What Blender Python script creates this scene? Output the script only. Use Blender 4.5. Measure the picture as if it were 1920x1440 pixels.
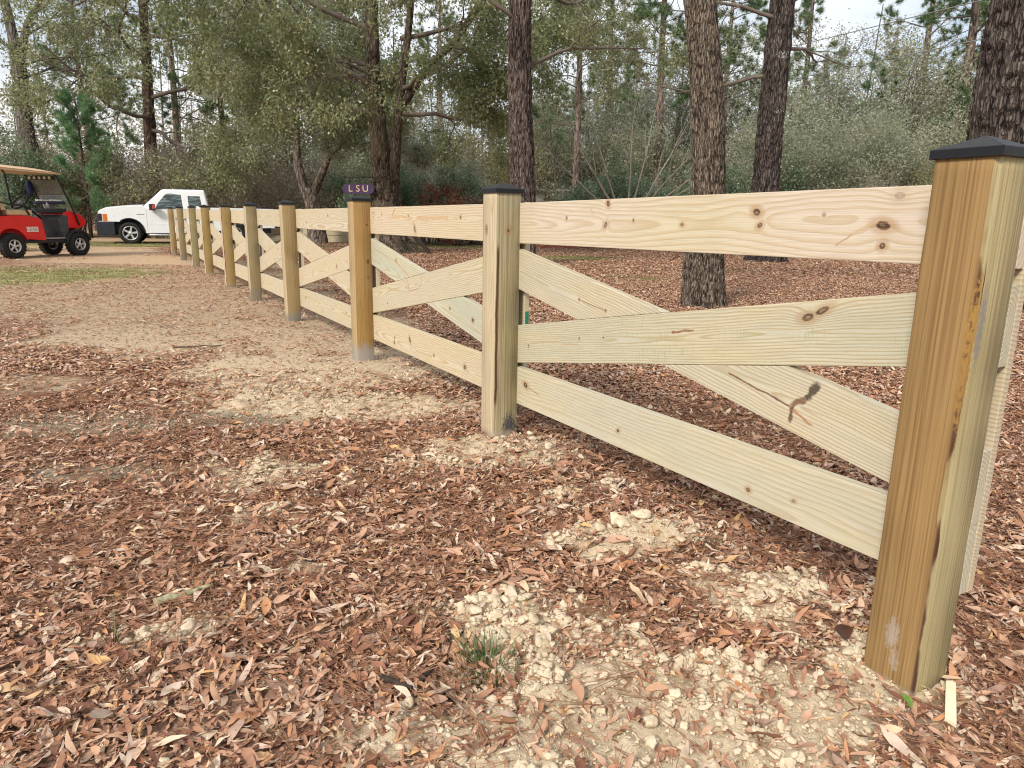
import bpy, bmesh, math, random
import numpy as np
from mathutils import Matrix, Vector, Euler

# ------------------------------------------------------------------ scene, camera, light
for o in list(bpy.data.objects):
    bpy.data.objects.remove(o, do_unlink=True)
SC = bpy.context.scene
COL = SC.collection
R = math.radians
PITCH, ROLL, CAMH, FPX = 0.228, 0.0139, 1.1742, 1316.15

cam_data = bpy.data.cameras.new('camera')
cam = bpy.data.objects.new('camera', cam_data)
COL.objects.link(cam)
_c, _s, _cp, _sp = math.cos(ROLL), math.sin(ROLL), math.cos(PITCH), math.sin(PITCH)
_fw, _up, _rt = Vector((0, _cp, -_sp)), Vector((0, _sp, _cp)), Vector((1, 0, 0))
_r = _rt * _c + _up * _s
_u = _up * _c - _rt * _s
cam.matrix_world = Matrix(((_r.x, _u.x, -_fw.x, 0), (_r.y, _u.y, -_fw.y, 0), (_r.z, _u.z, -_fw.z, CAMH), (0, 0, 0, 1)))
cam_data.sensor_fit = 'HORIZONTAL'
cam_data.sensor_width = 36.0
cam_data.lens = FPX / 1920 * 36
cam_data.clip_start = 0.05
cam_data.clip_end = 3000
SC.camera = cam

SUN_EL, SUN_AZ = R(37), R(-148)      # azimuth: direction the sun stands in, from +Y clockwise
world = bpy.data.worlds.new('World'); SC.world = world; world.use_nodes = True
wt = world.node_tree; wt.nodes.clear()
w_out = wt.nodes.new('ShaderNodeOutputWorld'); w_bg = wt.nodes.new('ShaderNodeBackground')
w_sky = wt.nodes.new('ShaderNodeTexSky'); w_sky.sky_type = 'NISHITA'; w_sky.sun_disc = False
w_sky.sun_elevation = SUN_EL; w_sky.sun_rotation = SUN_AZ
w_sky.air_density = 1.0; w_sky.dust_density = 1.5; w_sky.ozone_density = 1.5
w_tc = wt.nodes.new('ShaderNodeTexCoord'); w_map = wt.nodes.new('ShaderNodeMapping')
w_map.inputs['Scale'].default_value = (1.0, 1.0, 2.2)
w_n = wt.nodes.new('ShaderNodeTexNoise'); w_n.inputs['Scale'].default_value = 2.6; w_n.inputs['Detail'].default_value = 6
w_ramp = wt.nodes.new('ShaderNodeValToRGB')
w_ramp.color_ramp.elements[0].position = 0.36; w_ramp.color_ramp.elements[1].position = 0.60
w_ramp.color_ramp.elements[0].color = (0.38, 0.38, 0.38, 1); w_ramp.color_ramp.elements[1].color = (0.88, 0.88, 0.88, 1)
w_mix = wt.nodes.new('ShaderNodeMix'); w_mix.data_type = 'RGBA'
w_mix.inputs[7].default_value = (9.4, 9.35, 9.2, 1)          # cloud layer radiance
wl = wt.links.new
wl(w_tc.outputs['Generated'], w_map.inputs['Vector']); wl(w_map.outputs[0], w_n.inputs['Vector'])
wl(w_n.outputs['Fac'], w_ramp.inputs[0]); wl(w_ramp.outputs[0], w_mix.inputs[0])
wl(w_sky.outputs[0], w_mix.inputs[6]); wl(w_mix.outputs[2], w_bg.inputs['Color'])
w_bg.inputs['Strength'].default_value = 0.088
wl(w_bg.outputs[0], w_out.inputs['Surface'])

sun_d = bpy.data.lights.new('sun', 'SUN'); sun_d.energy = 2.2; sun_d.angle = R(12); sun_d.color = (1.0, 0.935, 0.84)
sun = bpy.data.objects.new('sun', sun_d); COL.objects.link(sun)
_sd = Vector((math.sin(SUN_AZ) * math.cos(SUN_EL), math.cos(SUN_AZ) * math.cos(SUN_EL), math.sin(SUN_EL)))
sun.rotation_euler = _sd.to_track_quat('Z', 'Y').to_euler()
sun.location = (0, 0, 30)

SC.view_settings.view_transform = 'Standard'; SC.view_settings.look = 'None'
SC.view_settings.exposure = 0.64; SC.view_settings.gamma = 1.0
SC.view_settings.use_curve_mapping = False
SC.cycles.use_adaptive_sampling = True; SC.cycles.adaptive_threshold = 0.02
SC.cycles.filter_width = 1.1
SC.cycles.max_bounces = 5; SC.cycles.diffuse_bounces = 3; SC.cycles.glossy_bounces = 2
SC.cycles.transmission_bounces = 3; SC.cycles.transparent_max_bounces = 6

# ------------------------------------------------------------------ helpers
RS = np.random.RandomState
def tag(o, label=None, cat=None, group=None, kind=None):
    if label: o['label'] = label
    if cat: o['category'] = cat
    if group: o['group'] = group
    if kind: o['kind'] = kind
    return o
def empty(name, loc=(0, 0, 0), rz=0.0, **kw):
    o = bpy.data.objects.new(name, None); COL.objects.link(o)
    o.empty_display_size = 0.1
    o.location = loc; o.rotation_euler = (0, 0, rz)
    return tag(o, **kw)
def mesh_np(name, V, F, smooth=False):
    """V (n,3) array, F array (m,k) or list of such arrays"""
    me = bpy.data.meshes.new(name)
    Fs = F if isinstance(F, list) else [F]
    Fs = [np.asarray(f, np.int32) for f in Fs if len(f)]
    nl = sum(f.size for f in Fs); nf = sum(len(f) for f in Fs)
    me.vertices.add(len(V)); me.vertices.foreach_set('co', np.ascontiguousarray(V, np.float32).ravel())
    me.loops.add(nl); me.polygons.add(nf)
    me.loops.foreach_set('vertex_index', np.concatenate([f.ravel() for f in Fs]))
    sizes = np.concatenate([np.full(len(f), f.shape[1], np.int32) for f in Fs])
    st = np.zeros(nf, np.int32); st[1:] = np.cumsum(sizes)[:-1]
    me.polygons.foreach_set('loop_start', st)
    if smooth: me.polygons.foreach_set('use_smooth', np.ones(nf, bool))
    me.update(calc_edges=True); me.validate()
    return me
def obj(name, me, m=None, parent=None, mat4=None, loc=None, rot=None, **kw):
    o = bpy.data.objects.new(name, me); COL.objects.link(o)
    if m is not None:
        if len(me.materials) == 0: me.materials.append(m)
    if mat4 is not None: o.matrix_basis = mat4
    if loc is not None: o.location = loc
    if rot is not None: o.rotation_euler = rot
    if parent is not None: o.parent = parent
    return tag(o, **kw)
def bm_mesh(name, bm, smooth=False):
    me = bpy.data.meshes.new(name); bm.normal_update(); bm.to_mesh(me); bm.free()
    if smooth: me.polygons.foreach_set('use_smooth', np.ones(len(me.polygons), bool))
    return me
def box_bm(bm, x0, x1, y0, y1, z0, z1, bev=0.0, seg=2):
    r = bmesh.ops.create_cube(bm, size=1.0)
    for v in r['verts']:
        v.co = Vector(((x0 + x1) / 2 + v.co.x * (x1 - x0), (y0 + y1) / 2 + v.co.y * (y1 - y0), (z0 + z1) / 2 + v.co.z * (z1 - z0)))
    if bev > 0:
        es = list({e for v in r['verts'] for e in v.link_edges})
        bmesh.ops.bevel(bm, geom=es, offset=bev, segments=seg, profile=0.7, affect='EDGES')
def box_me(name, x0, x1, y0, y1, z0, z1, bev=0.0, seg=2):
    bm = bmesh.new(); box_bm(bm, x0, x1, y0, y1, z0, z1, bev, seg); return bm_mesh(name, bm)
def tubes(polys, sides=5):
    """polys: list of (pts(n,3), radii(n)) -> V,F"""
    Vs, Fs, off = [], [], 0
    ang = np.arange(sides) * 2 * math.pi / sides
    ca, sa = np.cos(ang), np.sin(ang)
    for P, rad in polys:
        P = np.asarray(P, float); n = len(P)
        if n < 2: continue
        T = np.empty_like(P); T[1:-1] = P[2:] - P[:-2]; T[0] = P[1] - P[0]; T[-1] = P[-1] - P[-2]
        T /= np.linalg.norm(T, axis=1)[:, None] + 1e-12
        ref = np.array([0.0, 0, 1]) if abs(T[0, 2]) < 0.9 else np.array([1.0, 0, 0])
        A = np.cross(T, ref); A /= np.linalg.norm(A, axis=1)[:, None] + 1e-12
        B = np.cross(T, A)
        rr = np.asarray(rad, float)[:, None, None]
        V = P[:, None, :] + rr * (ca[None, :, None] * A[:, None, :] + sa[None, :, None] * B[:, None, :])
        Vs.append(V.reshape(-1, 3))
        i = np.arange(n - 1)[:, None] * sides + np.arange(sides)[None, :]
        j = np.arange(n - 1)[:, None] * sides + (np.arange(sides)[None, :] + 1) % sides
        Fs.append((np.stack([i, j, j + sides, i + sides], -1).reshape(-1, 4)) + off)
        off += n * sides
    return np.concatenate(Vs), np.concatenate(Fs)
def tube_me(name, pts, r, sides=8, smooth=True):
    rad = [r] * len(pts) if np.isscalar(r) else r
    V, F = tubes([(pts, rad)], sides)
    n = len(pts)
    caps = [np.arange(sides)[None, ::-1], (np.arange(sides) + (n - 1) * sides)[None, :]]
    return mesh_np(name, V, [F] + caps, smooth)
def copy_tree(o, parent=None):
    c = o.copy(); COL.objects.link(c); c.parent = parent
    for ch in list(o.children): copy_tree(ch, c)
    return c
# value noise
def _h(ix, iy, seed):
    n = (ix.astype(np.int64) * 374761393 + iy.astype(np.int64) * 668265263 + seed * 974634777) & 0x7fffffff
    n = ((n ^ (n >> 13)) * 1274126177) & 0x7fffffff
    return ((n ^ (n >> 16)) & 0xffff) / 65535.0
def vnoise(x, y, seed=0):
    x = np.asarray(x, float); y = np.asarray(y, float)
    ix, iy = np.floor(x), np.floor(y); fx, fy = x - ix, y - iy
    fx = fx * fx * (3 - 2 * fx); fy = fy * fy * (3 - 2 * fy)
    a, b = _h(ix, iy, seed), _h(ix + 1, iy, seed); c, d = _h(ix, iy + 1, seed), _h(ix + 1, iy + 1, seed)
    return (a + (b - a) * fx) * (1 - fy) + (c + (d - c) * fx) * fy
def fbm(x, y, seed=0, oct=4):
    s, a, t = 0.0, 0.5, 0.0
    for k in range(oct):
        s = s + a * vnoise(x * 2 ** k + 17.3 * k, y * 2 ** k - 9.1 * k, seed + k); t += a; a *= 0.5
    return s / t
def sstep(a, b, x):
    t = np.clip((np.asarray(x, float) - a) / (b - a), 0, 1); return t * t * (3 - 2 * t)

# shader expressions
class X:
    """socket wrapper: arithmetic builds Math nodes"""
    def __init__(s, nt, k): s.nt, s.k = nt, k
    def m(s, op, *a):
        n = s.nt.nodes.new('ShaderNodeMath'); n.operation = op
        for i, v in enumerate((s,) + a):
            if isinstance(v, X): s.nt.links.new(v.k, n.inputs[i])
            else: n.inputs[i].default_value = float(v)
        return X(s.nt, n.outputs[0])
    def __add__(s, o): return s.m('ADD', o)
    __radd__ = __add__
    def __sub__(s, o): return s.m('SUBTRACT', o)
    def __rsub__(s, o): return s.m('MULTIPLY', -1.0).m('ADD', o)
    def __mul__(s, o): return s.m('MULTIPLY', o)
    __rmul__ = __mul__
    def __truediv__(s, o): return s.m('DIVIDE', o)
    def sq(s): return s.m('MULTIPLY', s)
    def sqrt(s): return s.m('SQRT')
    def abs(s): return s.m('ABSOLUTE')
    def fract(s): return s.m('FRACT')
    def min(s, o): return s.m('MINIMUM', o)
    def max(s, o): return s.m('MAXIMUM', o)
    def step(s, a, b):
        n = s.nt.nodes.new('ShaderNodeMapRange'); n.interpolation_type = 'SMOOTHSTEP'
        s.nt.links.new(s.k, n.inputs[0]); n.inputs[1].default_value = min(a, b); n.inputs[2].default_value = max(a, b)
        n.inputs[3].default_value, n.inputs[4].default_value = (0, 1) if a < b else (1, 0)
        return X(s.nt, n.outputs[0])
class M:
    """material builder"""
    def __init__(s, name, rough=0.7, spec=0.3):
        s.m = bpy.data.materials.new(name); s.m.use_nodes = True; s.nt = s.m.node_tree
        s.b = s.nt.nodes['Principled BSDF']
        s.b.inputs['Roughness'].default_value = rough; s.b.inputs['Specular IOR Level'].default_value = spec
    def coord(s, kind='Object'):
        n = s.nt.nodes.new('ShaderNodeTexCoord'); return n.outputs[kind]
    def xyz(s, sock):
        n = s.nt.nodes.new('ShaderNodeSeparateXYZ'); s.nt.links.new(sock, n.inputs[0]); return [X(s.nt, n.outputs[i]) for i in range(3)]
    def vec(s, *a):
        n = s.nt.nodes.new('ShaderNodeCombineXYZ')
        for i, v in enumerate(a):
            if isinstance(v, X): s.nt.links.new(v.k, n.inputs[i])
            else: n.inputs[i].default_value = v
        return n.outputs[0]
    def noise(s, v, scale=1.0, detail=3, rough=0.55, dist=0.0):
        n = s.nt.nodes.new('ShaderNodeTexNoise'); s.nt.links.new(v, n.inputs['Vector'])
        n.inputs['Scale'].default_value = scale; n.inputs['Detail'].default_value = detail
        n.inputs['Roughness'].default_value = rough; n.inputs['Distortion'].default_value = dist
        return X(s.nt, n.outputs['Fac'])
    def voro(s, v, scale=1.0, feat='F1', out='Distance'):
        n = s.nt.nodes.new('ShaderNodeTexVoronoi'); s.nt.links.new(v, n.inputs['Vector']); n.feature = feat
        n.inputs['Scale'].default_value = scale; return X(s.nt, n.outputs[out])
    def rnd(s):
        n = s.nt.nodes.new('ShaderNodeObjectInfo'); return X(s.nt, n.outputs['Random'])
    def attr(s, name):
        n = s.nt.nodes.new('ShaderNodeAttribute'); n.attribute_name = name; return X(s.nt, n.outputs['Fac'])
    def mix(s, f, a, b, blend='MIX'):
        n = s.nt.nodes.new('ShaderNodeMix'); n.data_type = 'RGBA'; n.blend_type = blend
        for i, v in ((0, f), (6, a), (7, b)):
            if isinstance(v, X): s.nt.links.new(v.k, n.inputs[i])
            elif isinstance(v, (tuple, list)): n.inputs[i].default_value = (*v, 1)
            elif isinstance(v, (int, float)): n.inputs[i].default_value = v
            else: s.nt.links.new(v, n.inputs[i])
        return n.outputs[2]
    def ramp(s, f, stops, interp='LINEAR'):
        n = s.nt.nodes.new('ShaderNodeValToRGB'); s.nt.links.new(f.k, n.inputs[0]); cr = n.color_ramp; cr.interpolation = interp
        while len(cr.elements) < len(stops): cr.elements.new(0.5)
        for e, (p, c) in zip(cr.elements, stops): e.position = p; e.color = (*c, 1)
        return n.outputs[0]
    def color(s, c):
        if isinstance(c, (tuple, list)): s.b.inputs['Base Color'].default_value = (*c, 1)
        else: s.nt.links.new(c, s.b.inputs['Base Color'])
        return s
    def bump(s, h, dist=0.01, strength=1.0):
        n = s.nt.nodes.new('ShaderNodeBump'); s.nt.links.new(h.k, n.inputs['Height'])
        n.inputs['Distance'].default_value = dist; n.inputs['Strength'].default_value = strength
        s.nt.links.new(n.outputs[0], s.b.inputs['Normal']); return s
    def set(s, name, v):
        if isinstance(v, X): s.nt.links.new(v.k, s.b.inputs[name])
        else: s.b.inputs[name].default_value = v
        return s
def plain(name, c, rough=0.5, spec=0.4, metal=0.0, var=0.06, scale=8.0):
    k = M(name, rough, spec)
    n = k.noise(k.coord(), scale, 4)
    k.color(k.mix(n.step(0.3, 0.7), tuple(v * (1 - var) for v in c), tuple(min(1, v * (1 + var)) for v in c)))
    k.set('Metallic', metal)
    k.set('Roughness', n * 0.15 + (rough - 0.075))
    return k.m
def scatter(name, P, rot, scl, idx, protos, **kw):
    """stuff: instances of the proto objects on the given points (geometry nodes)"""
    me = bpy.data.meshes.new(name); n = len(P)
    me.vertices.add(n); me.vertices.foreach_set('co', np.ascontiguousarray(P, np.float32).ravel())
    a = me.attributes.new('rot', 'FLOAT_VECTOR', 'POINT'); a.data.foreach_set('vector', np.ascontiguousarray(rot, np.float32).ravel())
    a = me.attributes.new('scl', 'FLOAT_VECTOR', 'POINT')
    scl = np.asarray(scl, float)
    if scl.ndim == 1: scl = np.repeat(scl[:, None], 3, 1)
    a.data.foreach_set('vector', np.ascontiguousarray(scl, np.float32).ravel())
    a = me.attributes.new('idx', 'INT', 'POINT'); a.data.foreach_set('value', np.ascontiguousarray(idx, np.int32))
    o = bpy.data.objects.new(name, me); COL.objects.link(o)
    c = bpy.data.collections.new(name + '_pieces')
    for p in protos: c.objects.link(p)
    g = bpy.data.node_groups.new(name + '_spread', 'GeometryNodeTree')
    g.interface.new_socket('Geometry', in_out='INPUT', socket_type='NodeSocketGeometry')
    g.interface.new_socket('Geometry', in_out='OUTPUT', socket_type='NodeSocketGeometry')
    N = g.nodes.new; L = g.links.new
    gi, go = N('NodeGroupInput'), N('NodeGroupOutput')
    ci = N('GeometryNodeCollectionInfo'); ci.inputs['Collection'].default_value = c
    ci.inputs['Separate Children'].default_value = True; ci.inputs['Reset Children'].default_value = True
    ip = N('GeometryNodeInstanceOnPoints'); ip.inputs['Pick Instance'].default_value = True
    def at(nm, ty):
        k = N('GeometryNodeInputNamedAttribute'); k.data_type = ty; k.inputs['Name'].default_value = nm; return k.outputs['Attribute']
    er = N('FunctionNodeEulerToRotation')
    L(gi.outputs[0], ip.inputs['Points']); L(ci.outputs[0], ip.inputs['Instance'])
    L(at('idx', 'INT'), ip.inputs['Instance Index'])
    L(at('rot', 'FLOAT_VECTOR'), er.inputs[0]); L(er.outputs[0], ip.inputs['Rotation'])
    L(at('scl', 'FLOAT_VECTOR'), ip.inputs['Scale']); L(ip.outputs[0], go.inputs[0])
    md = o.modifiers.new('spread', 'NODES'); md.node_group = g
    return tag(o, kind='stuff', **kw)
def proto(name, me, m):
    if m is not None and len(me.materials) == 0: me.materials.append(m)
    return bpy.data.objects.new(name, me)
# ------------------------------------------------------------------ ground
TH = 0.5237
FD = np.array([-math.sin(TH), math.cos(TH)]); FN = np.array([-math.cos(TH), -math.sin(TH)])
FP0 = np.array([1.0293, 1.5607])
POST_S = [0.0, 2.25, 4.52, 6.93, 9.10, 11.22, 13.78, 15.92, 18.55, 21.02]
def fxy(s, back=0.0):
    p = FP0 + FD * s - FN * back; return p
def side(x, y):            # >0 behind the fence line
    return -((x - FP0[0]) * FN[0] + (y - FP0[1]) * FN[1])
def along(x, y): return (x - FP0[0]) * FD[0] + (y - FP0[1]) * FD[1]
def ell(x, y, cx, cy, rx, ry, a=0.0):
    c, s = math.cos(a), math.sin(a); dx, dy = x - cx, y - cy
    u, v = (dx * c + dy * s) / rx, (-dx * s + dy * c) / ry
    return np.clip(1.25 - np.sqrt(u * u + v * v), 0, 1)
SAND = [(.40, 1.50, .62, .30, 0, 1.0), (.28, 1.30, .6, .22, 0, 1.0), (.07, 1.87, .36, .22, 0, .85), (.47, 2.42, .36, .15, .12, 1.2),
        (.80, 2.08, .34, .24, -.4, .8), (-.33, 1.40, .28, .14, 0, .75), (1.0, 1.62, .22, .30, 0, .75), (-1.12, 3.05, .55, .36, .2, .8),
        (-.98, 2.60, .32, .16, 0, .6), (-.12, 3.35, .62, .34, .2, 1.05), (-1.35, 5.3, 1.35, 1.0, .3, 1.25), (-1.1, 4.2, 1.1, .5, 0, 1.0),
        (-2.9, 7.2, 2.1, 1.9, 0, 1.3), (-5.0, 10.4, 2.7, 3.6, .5, 1.3), (-.92, 1.80, .22, .10, .2, .6), (.3, 2.9, .45, .2, .5, .5),
        (-7.2, 14.2, 3.4, 5.0, .5, 1.3), (-2.0, 5.4, 1.2, .5, 0, .5), (-.75, 2.2, .2, .1, 0, .45), (-.62,1.58,.2,.07,0,.5)]
def soft_sand(x, y):
    s = np.zeros_like(x)
    for cx, cy, rx, ry, a, w in SAND: s = np.maximum(s, w * ell(x, y, cx, cy, rx * 1.25, ry * 1.3, a))
    return np.clip(s, 0, 1)
def zones(x, y):
    """sand, leaf, moss, bare, grass, drive weights at ground points"""
    x = np.asarray(x, float); y = np.asarray(y, float)
    s = np.zeros_like(x)
    for cx, cy, rx, ry, a, w in SAND: s = np.maximum(s, w * ell(x, y, cx, cy, rx, ry, a))
    front = side(x, y) < 0.15
    n1 = fbm(x * 2.2, y * 2.2, 3); n2 = fbm(x * 11, y * 11, 9)
    s = sstep(.26, .60, s * (.50 + .9 * n1) + (n2 - .5) * np.where(y < 5, .85, .5))
    moss = np.maximum(ell(x, y, -2.45, 3.68, .95, .34, .1), ell(x, y, -1.75, 3.8, .65, .22))
    moss = np.maximum(moss, .8 * ell(x, y, -1.9, 3.0, .5, .2))
    for q in ((1.9, 14.2, .7, .5), (2.8, 13.8, .85, .45), (1.7, 20.8, 1.6, 1.8), (3.4, 12.6, .5, .3), (4.9, 16.5, 1.0, .6)): moss = np.maximum(moss, ell(x, y, *q))
    moss = sstep(.3, .7, moss * (.5 + n1))
    bare = sstep(.3, .6, ell(x, y, -3.45, 4.62, 1.05, .42) * (.6 + .8 * n1))
    grass = np.maximum(ell(x, y, -9.2, 12.6, 3.0, 2.4, .7), ell(x, y, -13, 10.5, 3.5, 2.5))
    grass = np.maximum(grass, np.maximum(ell(x, y, -15, 26.2, 9, 2.4), ell(x, y, -2.6, 28.2, 3.2, 2.2)))
    grass = sstep(.2, .6, grass * (.45 + 1.1 * n1))
    drive = np.where(front, sstep(15, 16.5, y + .35 * (x + 9) + 1.2 * (n1 - .5)) * sstep(25.5, 24, y), 0)
    drive = np.maximum(drive, sstep(29.5, 31, y - 0.15 * (x + 4)) * sstep(46, 42, y) * sstep(4, 1, x))
    drive = drive * (1 - grass)
    lb = np.where(front, sstep(9.5, 4.5, y - .18 * (x + 2)) * .85 + .12, 1.0)
    lb = np.where((~front) & (y > 26), lb * sstep(34, 27, y - .25 * (x - 3)) , lb)
    leaf = lb * (1 - np.where(y < 3.6, .80, .93) * s) * (1 - .78 * moss) * (1 - .95 * bare) * (1 - .97 * drive) * (1 - .92 * grass)
    return s, leaf, moss, bare, grass, drive
def ground_z(x, y):
    x = np.asarray(x, float); y = np.asarray(y, float)
    z = .0045 * y + .035 * sstep(1.7, 3.6, y)
    z = z + .055 * np.clip(ell(x, y, .49, 2.43, .34, .13, .12), 0, 1) ** 1.2 * (.6 + .8 * fbm(x * 9, y * 9, 5))
    z = z + .006 * ell(x, y, -.1, 3.45, .38, .3) + .025 * ell(x, y, .86, 2.02, .35, .14, -.4) - .006 * ell(x, y, 1.0, 1.55, .3, .3)
    fade = sstep(30, 8, y)
    z = z + fade * (.022 * (fbm(x * 1.6, y * 1.6, 21) - .5) + .016 * (fbm(x * 6, y * 6, 22) - .5))
    return z
def ground_detail(x, y, s):
    near = sstep(7, 4, y)
    return near * s * (.075 * np.abs(fbm(x * 18, y * 18, 31, 3) - .42) + .020 * (fbm(x * 45, y * 45, 32, 2) - .5))
def axis(lo, hi, a, b, d, g):
    """coordinates: step d between a and b, growing by g outside"""
    v = list(np.arange(a, b, d)); st = d
    while v[-1] < hi: st *= g; v.append(v[-1] + st)
    w = []; st = d; c = a
    while c > lo: st *= g; c -= st; w.append(c)
    return np.array(w[::-1] + v)
gx = axis(-600, 600, -1.7, 1.9, .016, 1.07); gy = axis(-40, 900, 1.1, 4.0, .016, 1.065)
GX, GY = np.meshgrid(gx, gy)
zs = zones(GX.ravel(), GY.ravel())
GZ = ground_z(GX.ravel(), GY.ravel()) + ground_detail(GX.ravel(), GY.ravel(), zs[0])
nx, ny = len(gx), len(gy)
ii = (np.arange(ny - 1)[:, None] * nx + np.arange(nx - 1)[None, :]).ravel()
gme = mesh_np('ground', np.column_stack([GX.ravel(), GY.ravel(), GZ]), np.column_stack([ii, ii + 1, ii + nx + 1, ii + nx]), True)
for nm, v in zip(('sand', 'leafy', 'moss', 'bare', 'grassy', 'drive'), zs):
    a = gme.attributes.new(nm, 'FLOAT', 'POINT'); a.data.foreach_set('value', np.ascontiguousarray(v, np.float32))
k = M('soil', 0.95, 0.1)
co = k.coord()
nA = k.noise(co, 1.3, 5); nB = k.noise(co, 14, 5, .65); nC = k.noise(co, 130, 4, .7); nD = k.noise(co, 45, 3)
litter = k.ramp(nD, [(.3, (.11, .055, .036)), (.48, (.23, .13, .085)), (.62, (.33, .205, .145)), (.78, (.43, .31, .225))])
sandc = k.ramp(nB * .6 + nC * .4, [(.28, (.36, .27, .17)), (.46, (.55, .44, .30)), (.7, (.70, .585, .42))])
mossc = k.ramp(nB * .6 + nC * .4, [(.3, (.15, .12, .08)), (.55, (.29, .24, .17)), (.75, (.40, .345, .255))])
farmoss = k.mix(k.xyz(co)[1].step(8, 11), mossc, k.ramp(nC, [(.35, (.10, .11, .02)), (.65, (.24, .25, .06))]))
barec = k.ramp(nB * .5 + nC * .5, [(.3, (.36, .27, .18)), (.7, (.52, .41, .29))])
grassc = k.ramp(nC * .5 + nB * .5, [(.32, (.17, .18, .055)), (.5, (.31, .30, .12)), (.68, (.46, .40, .22))])
drivec = k.ramp(nB * .5 + nC * .5, [(.3, (.26, .165, .095)), (.5, (.50, .355, .23)), (.7, (.68, .53, .38))])
trodc = k.ramp(nB * .5 + nC * .5, [(.3, (.19, .13, .085)), (.48, (.37, .275, .185)), (.7, (.53, .42, .30))])
c = k.mix(k.attr('sand'), litter, k.mix(k.xyz(co)[1].step(3.6, 8.5) * .9, sandc, trodc))
c = k.mix(k.attr('moss'), c, farmoss); c = k.mix(k.attr('bare'), c, barec)
c = k.mix(k.attr('drive'), c, drivec); c = k.mix(k.attr('grassy'), c, grassc)
k.color(c); k.bump(nC * .9 + nB * .8 + k.voro(co, 55) * .5, .009, .8)
SOIL = k.m
tag(obj('ground', gme, SOIL), kind='structure')
# ------------------------------------------------------------------ leaf litter, clods, needles
def leaf_mesh(name, rng, L=1.0, W=.3, n=6):
    t = np.linspace(0, 1, n + 1)
    w = W * .5 * np.sin(np.pi * np.clip(t * .96 + .02, 0, 1)) ** .8 * (1 - .25 * (t - .45))
    w[0] = .012; w[-1] = .008
    curl = rng.uniform(-.45, .55); fold = rng.uniform(-.1, .5); tw = rng.uniform(-.9, .9); bend = rng.uniform(-.14, .14)
    wav = rng.uniform(0, .05); ph = rng.uniform(0, 6)
    V = []
    for i in range(n + 1):
        cx = (t[i] - .5) * L; cy = bend * math.sin(t[i] * math.pi); cz = curl * ((t[i] - .5) ** 2 - .08) + wav * math.sin(t[i] * 9 + ph)
        a = tw * (t[i] - .5)
        for q in (-1, 0, 1):
            oy = q * w[i]; oz = abs(q) * w[i] * fold + q * wav * .6 * math.sin(t[i] * 13 + ph)
            V.append((cx, cy + oy * math.cos(a) - oz * math.sin(a), cz + oy * math.sin(a) + oz * math.cos(a)))
    V = np.array(V); F = []
    for i in range(n):
        for q in range(2):
            a = i * 3 + q; F.append((a, a + 1, a + 4, a + 3))
    return V, np.array(F)
def leaf_material(name, stops, rough=.55):
    k = M(name, rough, .35)
    f = (k.rnd() * 7.31 + k.attr('rnd') * 3.77).fract()
    col = k.ramp(f, stops, 'LINEAR')
    n = k.noise(k.coord(), 2.5, 3)
    x, y, z = k.xyz(k.coord())
    col = k.mix(n.step(.35, .75) * .45, col, k.mix(.5, col, (.10, .05, .035)))
    k.color(col)
    return k.m
BROWN = [(0, (.14, .056, .034)), (.09, (.29, .127, .072)), (.22, (.43, .225, .138)), (.34, (.53, .325, .218)), (.46, (.39, .178, .090)),
         (.57, (.60, .415, .295)), (.66, (.49, .238, .112)), (.75, (.31, .168, .112)), (.84, (.58, .45, .35)), (.93, (.71, .57, .42)), (1, (.62, .36, .14))]
M_LEAF = leaf_material('dry_leaf', BROWN)
rng = RS(11)
LP = []
for i in range(12):
    V, F = leaf_mesh('leaf', rng, 1.0, rng.uniform(.15, .28) if i < 9 else rng.uniform(.34, .48))
    me = mesh_np('leaf', V, F, True); LP.append(proto('leaf_%02d' % i, me, M_LEAF))
# mats of leaves for the middle distance
def mat_mesh(name, rng, nl, rad, lsz, n=4):
    Vs, Fs, Rn, off = [], [], [], 0
    for i in range(nl):
        V, F = leaf_mesh('', rng, 1.0, rng.uniform(.2, .40), n)
        V = V * lsz * rng.uniform(.65, 1.25)
        e = np.array(Euler((rng.normal(0, .25), rng.normal(0, .25), rng.uniform(0, 6.28))).to_matrix())
        V = V @ e.T
        rr = rad * math.sqrt(rng.rand()); a = rng.uniform(0, 6.28)
        V = V + np.array([rr * math.cos(a), rr * math.sin(a), rng.uniform(.002, .022)])
        Vs.append(V); Fs.append(F + off); Rn.append(np.full(len(V), rng.rand())); off += len(V)
    me = mesh_np(name, np.concatenate(Vs), np.concatenate(Fs), True)
    a = me.attributes.new('rnd', 'FLOAT', 'POINT'); a.data.foreach_set('value', np.concatenate(Rn).astype(np.float32))
    return me
MATS = [proto('mat_%02d' % i, mat_mesh('leaf_mat', rng, 26, .16, .050), M_LEAF) for i in range(10)]
BIGM = [proto('bigmat_%02d' % i, mat_mesh('leaf_mat_wide', rng, 80, .55, .078, 2), M_LEAF) for i in range(8)]
def sample(rng, n, y0, y1, margin=.4, pw=1.0):
    y = y0 + (y1 - y0) * rng.rand(n)
    # area weighting of the view wedge
    keep = rng.rand(n) < (.82 * y + margin) / (.82 * y1 + margin)
    y = y[keep]; x = rng.uniform(-1, 1, len(y)) * (.82 * y + margin)
    return x, y
def in_post(x, y, pad=.0):
    s = along(x, y); b = side(x, y); m = np.zeros(len(x), bool)
    for ps in POST_S: m |= (s > ps - pad) & (s < ps + PBW + pad) & (b > -pad) & (b < PBW + pad)
    return m
PBW = .14
def ground_tilt(x, y):
    e = .03; z = ground_z(x, y)
    return (ground_z(x + e, y) - z) / e, (ground_z(x, y + e) - z) / e
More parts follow.
